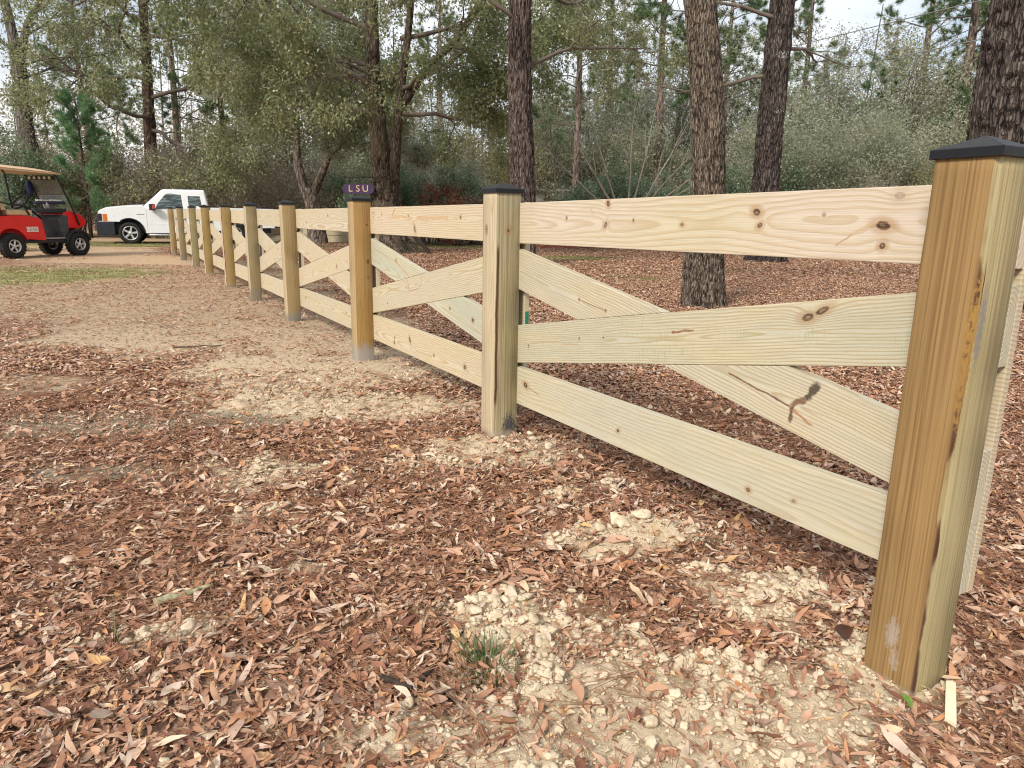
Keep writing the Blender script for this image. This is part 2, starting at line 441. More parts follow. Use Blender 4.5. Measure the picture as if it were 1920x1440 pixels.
# near leaves, one by one
rng = RS(21)
x, y = sample(rng, 290000, 1.0, 5.2, .5)
s, lf, mo, ba, gr, dr = zones(x, y)
d = .10 + .90 * lf
keep = (rng.rand(len(x)) < np.clip(d, 0, 1) * .72 * (.55 + .6 * fbm(x * 3, y * 3, 77)) * (.50 + .5 * sstep(5.2, 2.6, y))) & ~in_post(x, y, .0)
x, y, s = x[keep], y[keep], s[keep]
n = len(x)
z = ground_z(x, y) + ground_detail(x, y, s) + .004 + rng.rand(n) ** 1.5 * .022 * (1 - .6 * s)
tx, ty = ground_tilt(x, y)
rot = np.column_stack([rng.normal(0, .30, n) + ty * .5, rng.normal(0, .26, n) - tx * .5, rng.uniform(0, 6.283, n)])
sc = np.clip(rng.lognormal(math.log(.037), .42, n), .014, .11)
scatter('fallen_leaves', np.column_stack([x, y, z]), rot, sc, rng.randint(0, 12, n), LP, label='dry brown oak leaves covering the ground near the fence', cat='leaf litter')
NEARLEAVES = n
# crushed leaf bits between the whole leaves
x, y = sample(rng, 75000, 1.0, 4.2, .4)
s, lf, mo, ba, gr, dr = zones(x, y)
keep = (rng.rand(len(x)) < .75 * (1 - .65 * s)) & ~in_post(x, y)
x, y, s = x[keep], y[keep], s[keep]; n = len(x)
z = ground_z(x, y) + ground_detail(x, y, s) + .004 + rng.rand(n) * .02 * (1 - .7 * s)
scatter('crushed_leaf_bits', np.column_stack([x, y, z]), np.column_stack([rng.normal(0, .4, n), rng.normal(0, .4, n), rng.uniform(0, 6.283, n)]),
        np.column_stack([rng.uniform(.007, .022, n), rng.uniform(.010, .03, n), rng.uniform(.008, .02, n)]), rng.randint(0, 12, n), [proto('bit_%02d' % i, p.data, None) for i, p in enumerate(LP)],
        label='tiny crushed leaf bits between the fallen leaves', cat='leaf litter')
# leaf fragments on the trodden sand
x, y = sample(rng, 330000, 3.2, 16, .5)
s, lf, mo, ba, gr, dr = zones(x, y)
keep = (rng.rand(len(x)) < .8 * np.clip(s * .8 + mo * .8 + .25, 0, 1) * (1 - ba * .9) * (1 - gr * .8)) & (side(x, y) < .6) & ~in_post(x, y)
x, y = x[keep], y[keep]; n = len(x)
z = ground_z(x, y) + .004 + rng.rand(n) * .006
scatter('leaf_fragments', np.column_stack([x, y, z]), np.column_stack([rng.normal(0, .25, n), rng.normal(0, .25, n), rng.uniform(0, 6.283, n)]),
        rng.uniform(.012, .046, n) * (1 + .3 * sstep(6, 14, y)), rng.randint(0, 12, n), [proto('frag_%02d' % i, p.data, None) for i, p in enumerate(LP)],
        label='broken leaf crumbs scattered over the trodden sandy soil', cat='leaf litter')
# middle distance mats
x, y = sample(rng, 34000, 4.4, 15.5, .6)
s, lf, mo, ba, gr, dr = zones(x, y)
keep = (rng.rand(len(x)) < np.clip(lf, 0.02, 1) * .95) & ~in_post(x, y, .08)
x, y = x[keep], y[keep]; n = len(x)
z = ground_z(x, y) + rng.rand(n) * .008
scatter('leaf_carpet', np.column_stack([x, y, z]), np.column_stack([np.zeros(n), np.zeros(n), rng.uniform(0, 6.283, n)]),
        rng.uniform(.8, 1.25, n), rng.randint(0, 10, n), MATS, label='brown leaf carpet behind the fence and across the yard', cat='leaf litter')
x, y = sample(rng, 16000, 14, 46, .6)
s, lf, mo, ba, gr, dr = zones(x, y)
keep = (rng.rand(len(x)) < np.clip(lf, 0.02, 1))
x, y = x[keep], y[keep]; n = len(x)
z = ground_z(x, y) + rng.rand(n) * .01
scatter('distant_leaf_carpet', np.column_stack([x, y, z]), np.column_stack([np.zeros(n), np.zeros(n), rng.uniform(0, 6.283, n)]),
        rng.uniform(.8, 1.3, n), rng.randint(0, 8, n), BIGM, label='distant reddish leaf carpet under the trees', cat='leaf litter')
# pine needles
k = M('pine_straw', .6, .3)
k.color(k.ramp(k.rnd(), [(0, (.20, .085, .05)), (.4, (.33, .16, .09)), (.8, (.42, .23, .13)), (1, (.24, .11, .07))])); M_NEED = k.m
NP_ = []
for i in range(6):
    polys = []
    for q in range(3):
        a = rng.uniform(-.10, .10); b = rng.uniform(-.16, .16); tt = np.linspace(0, 1, 5)
        polys.append((np.column_stack([tt, a * tt + b * tt * tt, rng.uniform(-.02, .05) * np.sin(tt * 3)]), np.full(5, .0052)))
    V, F = tubes(polys, 3); NP_.append(proto('needle_%d' % i, mesh_np('needles', V, F), M_NEED))
x, y = sample(rng, 26000, 1.0, 5.0, .4)
s, lf, mo, ba, gr, dr = zones(x, y)
keep = (rng.rand(len(x)) < (.25 + .75 * lf) * .8 * sstep(.35, .6, fbm(x * 2.5, y * 2.5, 41))) & ~in_post(x, y, .01)
x, y = x[keep], y[keep]; n = len(x)
scatter('pine_straw', np.column_stack([x, y, ground_z(x, y) + .012 + rng.rand(n) * .016]), np.column_stack([rng.normal(0, .08, n), rng.normal(0, .10, n), rng.uniform(0, 6.283, n)]),
        rng.uniform(.09, .17, n), rng.randint(0, 6, n), NP_, label='thin reddish pine needles lying among the leaves', cat='pine straw')
# sand clods
k = M('dry_sand_clod', .95, .1)
nn = k.noise(k.coord(), 3.0, 5, .65)
k.color(k.mix(k.rnd(), k.ramp(nn, [(.3, (.44, .35, .23)), (.62, (.62, .51, .365))]), k.ramp(nn, [(.3, (.50, .41, .285)), (.62, (.70, .60, .45))])))
M_CLOD = k.m
def unit_rows(v): return v / np.linalg.norm(v, axis=1)[:, None]
CL = []
for i in range(8):
    bm = bmesh.new(); bmesh.ops.create_icosphere(bm, subdivisions=3, radius=1.0)
    V = np.array([v.co[:] for v in bm.verts]); o_ = i * 11.3
    d_ = .35 + 1.3 * fbm(V[:, 0] * 1.9 + o_, V[:, 1] * 1.9 + V[:, 2] * 1.5 + o_, 50 + i, 2) + .5 * (fbm(V[:, 0] * 6 + V[:, 2] * 4, V[:, 1] * 6 - V[:, 2] * 3 + o_, 60 + i, 2) - .5)
    pl_ = unit_rows(RS(i + 900).normal(size=(7, 3)))
    for q_ in pl_: d_ = np.minimum(d_, .72 / np.maximum(V @ q_, .25))
    for v, q in zip(bm.verts, d_): v.co *= q; v.co.z *= .60
    CL.append(proto('clod_%d' % i, bm_mesh('clod', bm, True), M_CLOD))
x, y = sample(rng, 280000, 1.0, 5.2, .4)
s, lf, mo, ba, gr, dr = zones(x, y)
cl = fbm(x * 5, y * 5, 61)
keep = (rng.rand(len(x)) < np.clip(s * (.36 + .64 * sstep(.36, .56, cl)) + .012 + .12 * soft_sand(x, y), 0, 1) * .9 * (1 - .72 * sstep(2.7, 4.0, y))) & ~in_post(x, y, .0)
x, y, s, cl = x[keep], y[keep], s[keep], cl[keep]; n = len(x)
u = rng.rand(n)
sc = .0024 * (1 - u * .985) ** -.48 * (.7 + .8 * sstep(.4, .7, cl)); sc = np.clip(sc * (1 + .45 * sstep(3.0, 2.4, y)), .002, .019)
scatter('sand_clods', np.column_stack([x, y, ground_z(x, y) + ground_detail(x, y, s) + sc * .35]), rng.uniform(-.5, .5, (n, 3)) * [1, 1, 12], sc, rng.randint(0, 8, n), CL,
        label='pale crumbly sand clods strewn in front of the fence', cat='sand clods')
# scattered larger clods lying on the leaves
BIG = [(-.92, 1.80, .034), (-.845, 1.83, .022), (-.80, 1.86, .018), (-.74, 1.86, .022), (-.30, 1.41, .026), (-.38, 1.43, .022), (-.24, 1.36, .020), (-.46, 1.48, .018), (-.10, 1.33, .022), (-.02, 1.36, .018),
       (.12, 1.42, .024), (.22, 1.52, .022), (.33, 1.38, .026), (-.55, 1.52, .016), (.62, 2.36, .035), (.40, 2.43, .05), (.50, 2.46, .045), (.33, 2.40, .03), (.58, 2.45, .03), (.80, 2.12, .03), (.88, 2.04, .026), (.74, 2.2, .026),
       (-.60, 2.30, .024), (-.72, 2.56, .03), (-.42, 1.92, .017), (-.36, 1.27, .028), (-.6, 1.27, .02), (-.75, 1.3, .018), (.05, 1.27, .026), (.45, 1.30, .022), (.65, 1.33, .02), (-.2, 2.0, .018), (.92, 1.86, .022), (-.33, 1.87, .015), (.2, 2.05, .02)]
rb = RS(5); bx = np.array(BIG)
n = len(bx)
scatter('large_sand_clods', np.column_stack([bx[:, 0], bx[:, 1], ground_z(bx[:, 0], bx[:, 1]) + bx[:, 2] * .45]), rb.uniform(-.4, .4, (n, 3)) * [1, 1, 12], bx[:, 2] * .78, rb.randint(0, 8, n),
        [proto('bigclod_%d' % i, p.data, None) for i, p in enumerate(CL)], label='larger fist sized pale sand clods lying among the leaves', cat='sand clods')
# ------------------------------------------------------------------ fence
def wood(name, pale, late, knots=(), ring=.0085, y0=.035, z0=.09, seed=0.0, green=.35, contrast=1.0, amber=None,
         wane=0.0, stain=None, cracks=(), lines=(), blue=(), rough=.72, mill=0.0, streak=0.0):
    """sawn pine: x runs along the grain, y is depth, z width (metres, object space)"""
    if not streak: pale = (pale[0] * 1.02, pale[1] * 1.01, pale[2] * 1.10); pale = (pale[0] * .865, pale[1] * .885, pale[2] * .95); green *= 1.0
    else: pale = tuple(v_ * .80 for v_ in pale); amber = amber and tuple(tuple(q_ * .9 for q_ in a_) for a_ in amber); late = tuple(v_ * .8 for v_ in late)
    k = M(name, rough, .25)
    co = k.coord(); x, y, z = k.xyz(co)
    r = k.rnd() * 37.0 + seed
    xs = x + r
    lo = k.noise(k.vec(xs * .55, y * 2.0, z * 2.5), 1.0, 2)
    lo2 = k.noise(k.vec(xs * 2.4, y * 9.0, z * 9.0 + 5.0), 1.0, 2)
    yy = y + (lo - .5) * .16 + y0; zz = z - z0 + (lo2 - .5) * .032
    rad = (yy.sq() + zz.sq() * .55).sqrt()
    core = None; halo = None
    for (kx, kz, rx, rz, ang, dark) in knots:
        ca, sa = math.cos(ang), math.sin(ang)
        dx, dz = x - kx, z - kz
        u = (dx * ca + dz * sa) / rx; v = (dz * ca - dx * sa) / rz
        wob = (k.noise(k.vec(x * 90.0 + kx * 13, y * 40, z * 90.0), 1.0, 1) - .5) * .7
        d2 = u.sq() + v.sq() + wob
        cm = d2.step(1.15, .55) * dark * (d2.step(.0, .25) * .45 + .55); hm = d2.step(7.0, .6) * (.55 * dark)
        core = cm if core is None else core.max(cm); halo = hm if halo is None else halo.max(hm)
        # grain flows round the knot
        du = (dx / (rx * 3.2)).sq() + (dz / (rz * 2.6)).sq()
        rad = rad + (du * -1.0).m('EXPONENT') * (.55 * max(rx, rz))
    v = ((rad + (lo2 - .5) * .004) / ring).fract()
    late_m = v.step(.35, .9) * v.step(1.0, .93)
    if streak:
        s1 = k.noise(k.vec(xs * .8, y * 115.0, z * 115.0), 1.0, 3); s2 = k.noise(k.vec(xs * .5, y * 24.0 + 4.0, z * 24.0), 1.0, 2)
        late_m = late_m * (1 - streak) * s2.step(.3, .6) + s1.step(.42, .64) * streak
    fine = k.noise(k.vec(xs * 6.0, y * 260.0, z * 260.0), 1.0, 3, .6)
    blot = k.noise(k.vec(xs * 1.2, y * 5, z * 6.0), 1.0, 3)
    base = k.mix(blot.step(.35, .7), tuple(pale), tuple(p * q for p, q in zip(pale, (.92, .97, .84))))
    base = k.mix(blot.step(.62, .40) * green, base, (pale[0] * .80, pale[1] * .93, pale[2] * .90))
    c = k.mix(late_m * (.72 * contrast), base, tuple(late))
    c = k.mix(fine.step(.62, .35) * .22, c, tuple(v_ * .55 for v_ in late))
    if amber:
        c = k.mix(y.step(.004, .0015) , c, k.mix(late_m, amber[0], amber[1]))
    if mill:
        mk = k.noise(k.vec(xs * 150.0, z * 14.0, 3.0), 1.0, 2)
        c = k.mix(mk.step(.5, .68) * k.noise(k.vec(xs * 3.0, z * 10.0, 1.0), 1.0, 2).step(.48, .6) * mill, c, (.30, .36, .22))
    if halo is not None:
        c = k.mix(halo, c, (.36, .20, .09)); c = k.mix(core, c, k.mix(fine.step(.4, .65), (.055, .03, .016), (.17, .10, .055)))
    for (x0_, z0_, x1_, z1_, w, col) in lines:      # pitch streaks and checks
        L = math.hypot(x1_ - x0_, z1_ - z0_); ca, sa = (x1_ - x0_) / L, (z1_ - z0_) / L
        dx, dz = x - x0_, z - z0_
        u = dx * ca + dz * sa; vv = (dz * ca - dx * sa) + (k.noise(k.vec(x * 30.0, z * 30.0, 2.0), 1.0, 2) - .5) * w * 2.5
        mk = vv.abs().step(w, w * .35) * u.step(-.004, .006) * u.step(L + .004, L - .012)
        c = k.mix(mk * .85, c, tuple(col))
    if wane:
        e = k.noise(k.vec(x * 7.0 + seed, 3.0, 1.0), 1.0, 4) - .42
        mk = (y - e * wane * 2.2).step(.006, .001) * z.step(.012, .004)
        c = k.mix(mk, c, (.075, .035, .022))
    for (ys, xa, xb, w) in cracks:                  # checks on the near face of a post
        yy2 = y - ys + (k.noise(k.vec(x * 5.0, 1.0, ys * 40), 1.0, 3) - .5) * .018
        mk = yy2.abs().step(w, w * .4) * x.step(xa, xa + .06) * x.step(xb, xb - .06) * z.step(.01, .004)
        c = k.mix(mk * .95, c, (.07, .026, .014))
    for (bx, by, bz, sx, sy, sz, col, amt) in blue: # blotches
        d = ((x - bx) / sx).sq() + ((y - by) / sy).sq() + ((z - bz) / sz).sq()
        nn = k.noise(k.vec(x * 60, y * 110, z * 110), 1.0, 4, .7)
        c = k.mix((d + (nn - .5) * 4.5).step(1.2, .1) * amt, c, tuple(col))
    if stain:
        hgt, col = stain
        nn = k.noise(k.vec(x * 9, y * 22, z * 22), 1.0, 4)
        c = k.mix((x + (nn - .5) * hgt * 1.2).step(hgt, hgt * .35) * .85, c, tuple(col))
    k.color(c)
    k.set('Roughness', fine * .2 + (rough - .1))
    k.bump(fine * .6 + late_m * .5, .0012, .7)
    return k.m
PALE, LATE = (.70, .585, .395), (.45, .325, .175)
WB = [wood('sawn_pine_a', PALE, LATE, [(.5, .06, .010, .008, .3, .9), (1.3, .13, .013, .009, -.5, .95), (1.9, .05, .008, .006, 0, .9)], seed=3, z0=.04),
      wood('sawn_pine_b', (.67, .575, .39), LATE, [(.3, .11, .010, .008, .9, .9), (.95, .05, .008, .007, .2, .9), (1.75, .12, .012, .008, -.3, .9)], seed=11, green=.6, z0=.12, y0=.05),
      wood('sawn_pine_c', (.71, .595, .41), (.46, .33, .17), [(.7, .10, .009, .007, .5, .9), (1.55, .06, .012, .016, .1, .9)], seed=23, z0=.07, y0=.02)]
W_TOP1 = wood('top_rail_pine', (.73, .61, .43), (.47, .35, .19),
    [(.783, .178, .010, .013, .5, 1), (.771, .093, .009, .015, -.5, .8), (.948, .111, .005, .005, 0, 1), (1.22, .096, .008, .006, 0, .8),
     (1.554, .136, .016, .011, -.2, 1), (1.571, .095, .011, .008, .5, .9), (1.984, .096, .022, .012, -.15, 1), (1.989, .043, .010, .009, .6, .95),
     (.484, .121, .006, .007, .5, .9), (2.02, .172, .016, .010, 0, .35), (1.80, .125, .005, .005, 0, .6)], ring=.0105, seed=5, green=.15, z0=.10, y0=.02, contrast=.75,
    lines=[(1.847, .038, 1.90, .075, .003, (.40, .24, .13)), (1.90, .075, 1.985, .118, .004, (.50, .35, .21)), (.66, .16, .69, .135, .004, (.50, .33, .18))])
W_BOT1 = wood('bottom_rail_pine', (.68, .585, .40), (.42, .335, .19),
    [(.156, .116, .020, .013, -.3, 1), (.917, .073, .009, .007, .5, 1), (1.623, .05, .009, .008, 0, 1), (1.804, .074, .009, .006, .3, .6)],
    ring=.012, seed=8, green=.55, z0=.02, y0=.03, contrast=.7, lines=[(.19, .108, .29, .09, .003, (.20, .12, .07))])
W_U1 = wood('long_diagonal_pine', (.68, .585, .40), (.40, .315, .165),
    [(1.835, .146, .022, .012, .15, .9), (1.885, .163, .026, .010, .35, .9), (.641, .112, .005, .005, 0, .9), (.819, .111, .004, .004, 0, .9), (.194, .086, .006, .010, 0, .6)],
    ring=.0075, seed=1.5, green=.75, z0=.10, y0=.012, contrast=1.0, mill=.55,
    lines=[(1.24, .119, 1.36, .125, .006, (.22, .09, .04)), (.50, .09, .63, .085, .003, (.45, .29, .16)), (1.07, .14, 1.09, .19, .003, (.40, .36, .24))])
W_D1 = wood('crossing_diagonal_pine', (.69, .59, .41), (.41, .32, .17),
    [(.594, .092, .006, .005, 0, 1), (.791, .099, .005, .005, 0, 1)], ring=.0078, seed=14, green=.6, z0=.09, y0=.014, contrast=1.0,
    lines=[(.60, .092, .79, .098, .0022, (.14, .07, .04)), (1.50, .087, 1.77, .077, .0045, (.12, .05, .025)), (1.77, .077, 1.815, .125, .013, (.16, .065, .032)),
           (1.812, .12, 1.846, .184, .016, (.03, .015, .010)), (1.772, .078, 1.782, .024, .010, (.10, .04, .02)), (1.78, .07, 1.86, .05, .006, (.36, .17, .08))])
W_TOP2 = wood('second_top_rail_pine', (.73, .60, .41), (.48, .34, .18),
    [(.139, .156, .012, .006, 0, .5), (.329, .144, .008, .008, 0, .7), (.856, .132, .008, .006, 0, .9), (1.666, .125, .010, .009, 0, .8), (.966, .049, .014, .026, .5, .75)],
    ring=.0095, seed=17, green=.1, z0=.12, y0=.016,
    lines=[(1.0, .118, 1.5, .122, .018, (.52, .36, .21)), (.55, .14, .62, .185, .008, (.42, .24, .12)), (.55, .135, .82, .12, .010, (.54, .36, .2))])
W_BOT2 = wood('second_bottom_rail_pine', (.71, .59, .385), (.46, .33, .16),
    [(.531, .044, .010, .012, .3, 1), (.54, .085, .008, .008, .3, .9), (.841, .111, .012, .022, .4, 1), (1.258, .072, .009, .008, 0, 1), (1.718, .079, .016, .014, .2, .9)],
    ring=.009, seed=29, green=.2, z0=.06, y0=.02)
W_U2 = wood('second_long_diagonal_pine', (.69, .59, .405), (.44, .33, .17), [(.42, .05, .007, .006, 0, .9)], ring=.008, seed=31, green=.5, z0=.14, y0=.02,
    lines=[(.863, .192, .875, .10, .006, (.38, .19, .10)), (.875, .10, 1.05, .105, .005, (.40, .22, .12)), (1.05, .105, 1.10, .13, .005, (.42, .24, .13)), (1.11, .13, 1.125, .19, .008, (.46, .31, .18))])
W_D2 = wood('second_crossing_diagonal_pine', (.66, .60, .43), (.44, .36, .21), [(.586, .151, .010, .010, 0, .9), (1.522, .072, .007, .009, 0, 1), (1.836, .095, .013, .011, 0, 1)],
    ring=.010, seed=37, green=.9, z0=.05, y0=.03, lines=[(.10, .13, .58, .142, .004, (.44, .26, .15)), (.58, .142, .85, .101, .004, (.36, .17, .09))])
# posts: x up, y depth from the front face, z from the near face
AMB = ((.345, .22, .09), (.20, .112, .042))
GREY = (.22, .20, .175)
PW = [
 wood('post_pine_amber_front', (.58, .475, .275), (.37, .265, .12), ring=.0065, seed=2, green=.5, y0=.02, z0=.15, amber=AMB, wane=.006, contrast=1.35, streak=.75,
      cracks=[(.012, .95, 1.12, .0035), (.004, .35, .62, .003)],
      blue=[(.96, .03, 0, .10, .018, .02, (.20, .19, .19), .75), (.95, .006, 0, .13, .013, .02, (.34, .20, .05), .9), (.83, .002, 0, .12, .010, .02, (.30, .17, .05), .9),
            (.15, 0, .075, .05, .03, .02, (.52, .52, .53), .30), (.08, 0, .06, .03, .02, .015, (.5, .5, .5), .25)], stain=(.03, (.30, .25, .18))),
 wood('post_pine_checked', (.54, .455, .29), (.23, .155, .075), [], streak=.6, contrast=1.3, amber=((.60, .505, .345), (.40, .30, .18)), ring=.0055, seed=6, green=.5, y0=.04, z0=.05, cracks=[(.011, .16, 1.02, .010)],
      blue=[(1.07, .07, 0, .030, .022, .02, (.30, .19, .09), .8), (1.07, .07, 0, .010, .010, .02, (.07, .045, .03), .9), (1.07, 0, .10, .03, .02, .018, (.22, .14, .07), .8),
            (.05, .095, 0, .09, .05, .03, (.055, .055, .06), .97)], stain=(.05, (.36, .30, .22))),
 wood('post_pine_amber', (.46, .285, .105), (.26, .14, .05), [], streak=.55, amber=((.48, .35, .19), (.34, .23, .11)), ring=.007, seed=9, green=.1, y0=.03, z0=.02,
      blue=[(1.07, .103, 0, .012, .008, .02, (.08, .04, .02), .9), (.79, .106, 0, .022, .014, .02, (.12, .06, .025), .9), (.67, .107, 0, .02, .016, .02, (.20, .11, .04), .7)], stain=(.18, (.30, .275, .25))),
 wood('post_pine_tan', (.44, .315, .165), (.26, .165, .08), [], streak=.55, amber=((.53, .425, .27), (.40, .30, .17)), ring=.007, seed=12, green=.35, y0=.03, z0=.03, stain=(.12, GREY)),
 wood('post_pine_tan_green', (.38, .295, .175), (.24, .17, .09), [], streak=.55, amber=((.56, .46, .30), (.42, .32, .19)), ring=.007, seed=19, green=.6, y0=.03, z0=.03, stain=(.22, (.20, .165, .12))),
 wood('post_pine_waney', (.43, .30, .125), (.30, .19, .08), [], streak=.55, amber=((.62, .47, .36), (.5, .36, .24)), ring=.008, seed=25, green=.15, y0=.03, z0=.02, wane=.018, stain=(.04, GREY)),
 wood('post_pine_olive', (.39, .32, .175), (.27, .20, .10), [], streak=.55, amber=((.60, .47, .36), (.48, .36, .24)), ring=.008, seed=33, green=.7, y0=.03, z0=.02, wane=.02, stain=(.05, GREY)),
]
PMI = [0, 1, 2, 3, 4, 5, 5, 6, 4, 3]
k = M('black_cap_metal', .5, .3); nn = k.noise(k.coord(), 60, 3)
k.color(k.mix(nn, (.006, .007, .009), (.011, .012, .016))); k.set('Roughness', nn * .2 + .40); CAPM = k.m
k = M('green_tag', .6, .3); k.color(k.mix(k.noise(k.coord(), 40, 3), (.015, .16, .09), (.03, .22, .13))); GREENT = k.m

def plank_me(name, poly, t, bev=.003):
    """poly: outline in (x, z); thickness along y"""
    bm = bmesh.new()
    f = bm.faces.new([bm.verts.new((px, 0, pz)) for px, pz in poly])
    r = bmesh.ops.extrude_face_region(bm, geom=[f])
    for v in r['geom']:
        if isinstance(v, bmesh.types.BMVert): v.co.y += t
    bmesh.ops.recalc_face_normals(bm, faces=bm.faces)
    bmesh.ops.bevel(bm, geom=list(bm.edges), offset=bev, segments=2, affect='EDGES', profile=.6)
    return bm_mesh(name, bm)
def frameM(s, z, depth, slope=0.0):
    """board frame: origin at along-fence s, height z, depth behind the front plane; x runs towards the near end"""
    p = fxy(s, depth); ex = Vector((-FD[0], -FD[1], 0)); ey = Vector((-FN[0], -FN[1], 0)); ez = Vector((0, 0, 1))
    c, s_ = math.cos(slope), math.sin(slope)
    X_, Z_ = ex * c + ez * s_, ez * c - ex * s_
    return Matrix(((X_.x, ey.x, Z_.x, p[0]), (X_.y, ey.y, Z_.y, p[1]), (X_.z, ey.z, Z_.z, z), (0, 0, 0, 1)))
F0 = fxy(POST_S[0])
fence = empty('ranch_fence', (F0[0], F0[1], 0), 0, label='new pine ranch rail fence with crossed boards and black capped posts', cat='fence')
FI = Matrix.Translation((-F0[0], -F0[1], 0))
PTOP = [1.338, 1.322, 1.322, 1.326, 1.336, 1.345, 1.363, 1.378, 1.392, 1.40]
PB = .14
rngp = RS(4)
for i, s in enumerate(POST_S):
    gz = float(ground_z(*[np.array([q]) for q in fxy(s + .07, .07)])[0])
    zb = gz - .25; H = PTOP[i] - zb
    # square post, slightly uneven arrises
    prof = []
    ch = .003
    prof = [(ch, 0), (PB - ch, 0), (PB, ch), (PB, PB - ch), (PB - ch, PB), (ch, PB), (0, PB - ch), (0, ch)]
    nseg = 36
    V = []
    for q in range(nseg + 1):
        h = H * q / nseg
        for j, (a, b) in enumerate(prof):
            w = (vnoise(np.array([h * 9 + 31 * i]), np.array([j * 7.7]), 5)[0] - .5) * .004
            if i in (0, 5, 6, 7) and j in (0, 7):     # waney front-near arris
                w2 = max(0, fbm(np.array([h * 5 + 11 * i]), np.array([3.3]), 8)[0] - .45) * .05
                if j == 0: a += w2
                else: b += w2
            V.append((h, a + (w if 0 < a < PB else 0), b + (w if 0 < b < PB else 0)))
    V = np.array(V)
    n8 = 8; F = []
    for q in range(nseg):
        for j in range(n8):
            a, b = q * n8 + j, q * n8 + (j + 1) % n8
            F.append((a, b, b + n8, a + n8))
    top = np.arange(n8) + nseg * n8
    # V columns: x = up, y = depth (b index of profile 0?), z = along fence
    V2 = V[:, [0, 2, 1]]
    me = mesh_np('post', V2, [np.array(F), top[None, :]])
    lean = rngp.uniform(-.006, .006, 2) if i else (0, 0)
    p = fxy(s)
    up = Vector((lean[0], lean[1], 1)).normalized()
    ey = Vector((-FN[0], -FN[1], 0)); ey = (ey - up * ey.dot(up)).normalized(); ez = up.cross(ey)
    Mx = Matrix(((up.x, ey.x, ez.x, p[0]), (up.y, ey.y, ez.y, p[1]), (up.z, ey.z, ez.z, zb), (0, 0, 0, 1)))
    # object space x must start at the soil line for the stain: shift mesh
    me.transform(Matrix.Translation((-(gz - zb), 0, 0))); Mx = Mx @ Matrix.Translation((gz - zb, 0, 0))
    post = obj('post', me, PW[PMI[i]], fence, FI @ Mx)
    # black pyramid cap
    h0 = H - (gz - zb); e = .0085; sk = .019
    bm = bmesh.new()
    def ringv(x, o): return [bm.verts.new((x, a, b)) for a, b in ((-o, -o), (PB + o, -o), (PB + o, PB + o), (-o, PB + o))]
    r0 = ringv(h0 - .014, e - .002); r1 = ringv(h0 - .014, e); r2 = ringv(h0 - .014 + sk, e); r3 = ringv(h0 - .012 + sk, e - .002)
    ap = ringv(h0 + .036, -PB / 2 + .004)
    for A, B in ((r0, r1), (r1, r2), (r2, r3), (r3, ap)):
        for j in range(4): bm.faces.new((A[j], A[(j + 1) % 4], B[(j + 1) % 4], B[j]))
    bm.faces.new(ap)
    bmesh.ops.recalc_face_normals(bm, faces=bm.faces)
    cap = obj('cap', bm_mesh('cap', bm), CAPM, post)
rngb = RS(7)
BT = .036
def board(name, poly, M4, m, t=BT):
    return obj(name, plank_me(name, poly, t), m, fence, FI @ M4)
ns = len(POST_S)
for i in range(ns - 1):
    sn, sf = POST_S[i], POST_S[i + 1]
    s0 = 0.0 if i == 0 else sn + .07; s1 = sf + .07
    dz = (PTOP[i] + PTOP[i + 1]) / 2 - 1.33
    sl = (PTOP[i] - PTOP[i + 1]) / (sf - sn)
    g = .0015
    hero = {0: (W_TOP1, W_BOT1, W_U1, W_D1), 1: (W_TOP2, W_BOT2, W_U2, W_D2)}.get(i)
    pick = hero or [WB[q] for q in rngb.randint(0, 3, 4)]
    L = s1 - s0 - g
    zt, zb_ = 1.074 + dz - sl * L / 2, .247 + dz - sl * L / 2
    WD = .196
    board('top_rail', [(0, 0), (L, 0), (L, WD), (0, WD)], frameM(s1 - g / 2, zt, PB + .0015, math.atan(sl)), pick[0])
    board('bottom_rail', [(0, 0), (L, 0), (L, WD), (0, WD)], frameM(s1 - g / 2, zb_, PB + .0015, math.atan(sl)), pick[1])
    # long diagonal, low at the far post and high at the near post
    rise = .405; Ld = L / math.cos(math.atan2(rise, L)); an = math.atan2(rise, L)
    wv = .197 * math.cos(an)
    zU = .446 + dz
    tn = math.tan(an)
    # ends cut plumb
    def diag(xa, xb, lo, hi):            # parallelogram in board frame with plumb ends, x measured along the fence
        c = math.cos(an)
        return lo, hi
    MU = frameM(s1 - g / 2, zU, PB + .0015, an)
    e_ = wv * math.sin(an)
    board('long_diagonal', [(.0, 0), (Ld, 0), (Ld + wv * tn, wv), (wv * tn, wv)], MU, pick[2])
    # crossing diagonal in two lengths, butted against the long one
    zD = .446 + dz + rise
    MD = frameM(s1 - g / 2, zD, PB + .0015, -an)
    def U_line(top):                     # long diagonal edge expressed in the crossing board frame: z = a + b x
        # fence coords: u along, v up.  edge of U: v = zU + off/cos(an) + u tan(an)
        off = (wv if top else 0) / math.cos(an)
        def f(xd, zd):
            u = xd * math.cos(-an) - zd * math.sin(-an); v = zD + xd * math.sin(-an) + zd * math.cos(-an)
            return v - (zU + off + u * tn)
        return f
    def cut(zd, f):
        a, b = -1.0, 4.0
        for _ in range(60):
            mid = (a + b) / 2
            if f(mid, zd) > 0: a = mid
            else: b = mid
        return (a + b) / 2
    ft, fb = U_line(True), U_line(False)
    gp = .004
    board('crossing_diagonal', [(.0, 0), (cut(0, ft) - gp, 0), (cut(wv, ft) - gp, wv), (-wv * tn, wv)], MD, pick[3])
    board('crossing_diagonal', [(cut(0, fb) + gp, 0), (Ld, 0), (Ld - wv * tn, wv), (cut(wv, fb) + gp, wv)], MD, pick[3])
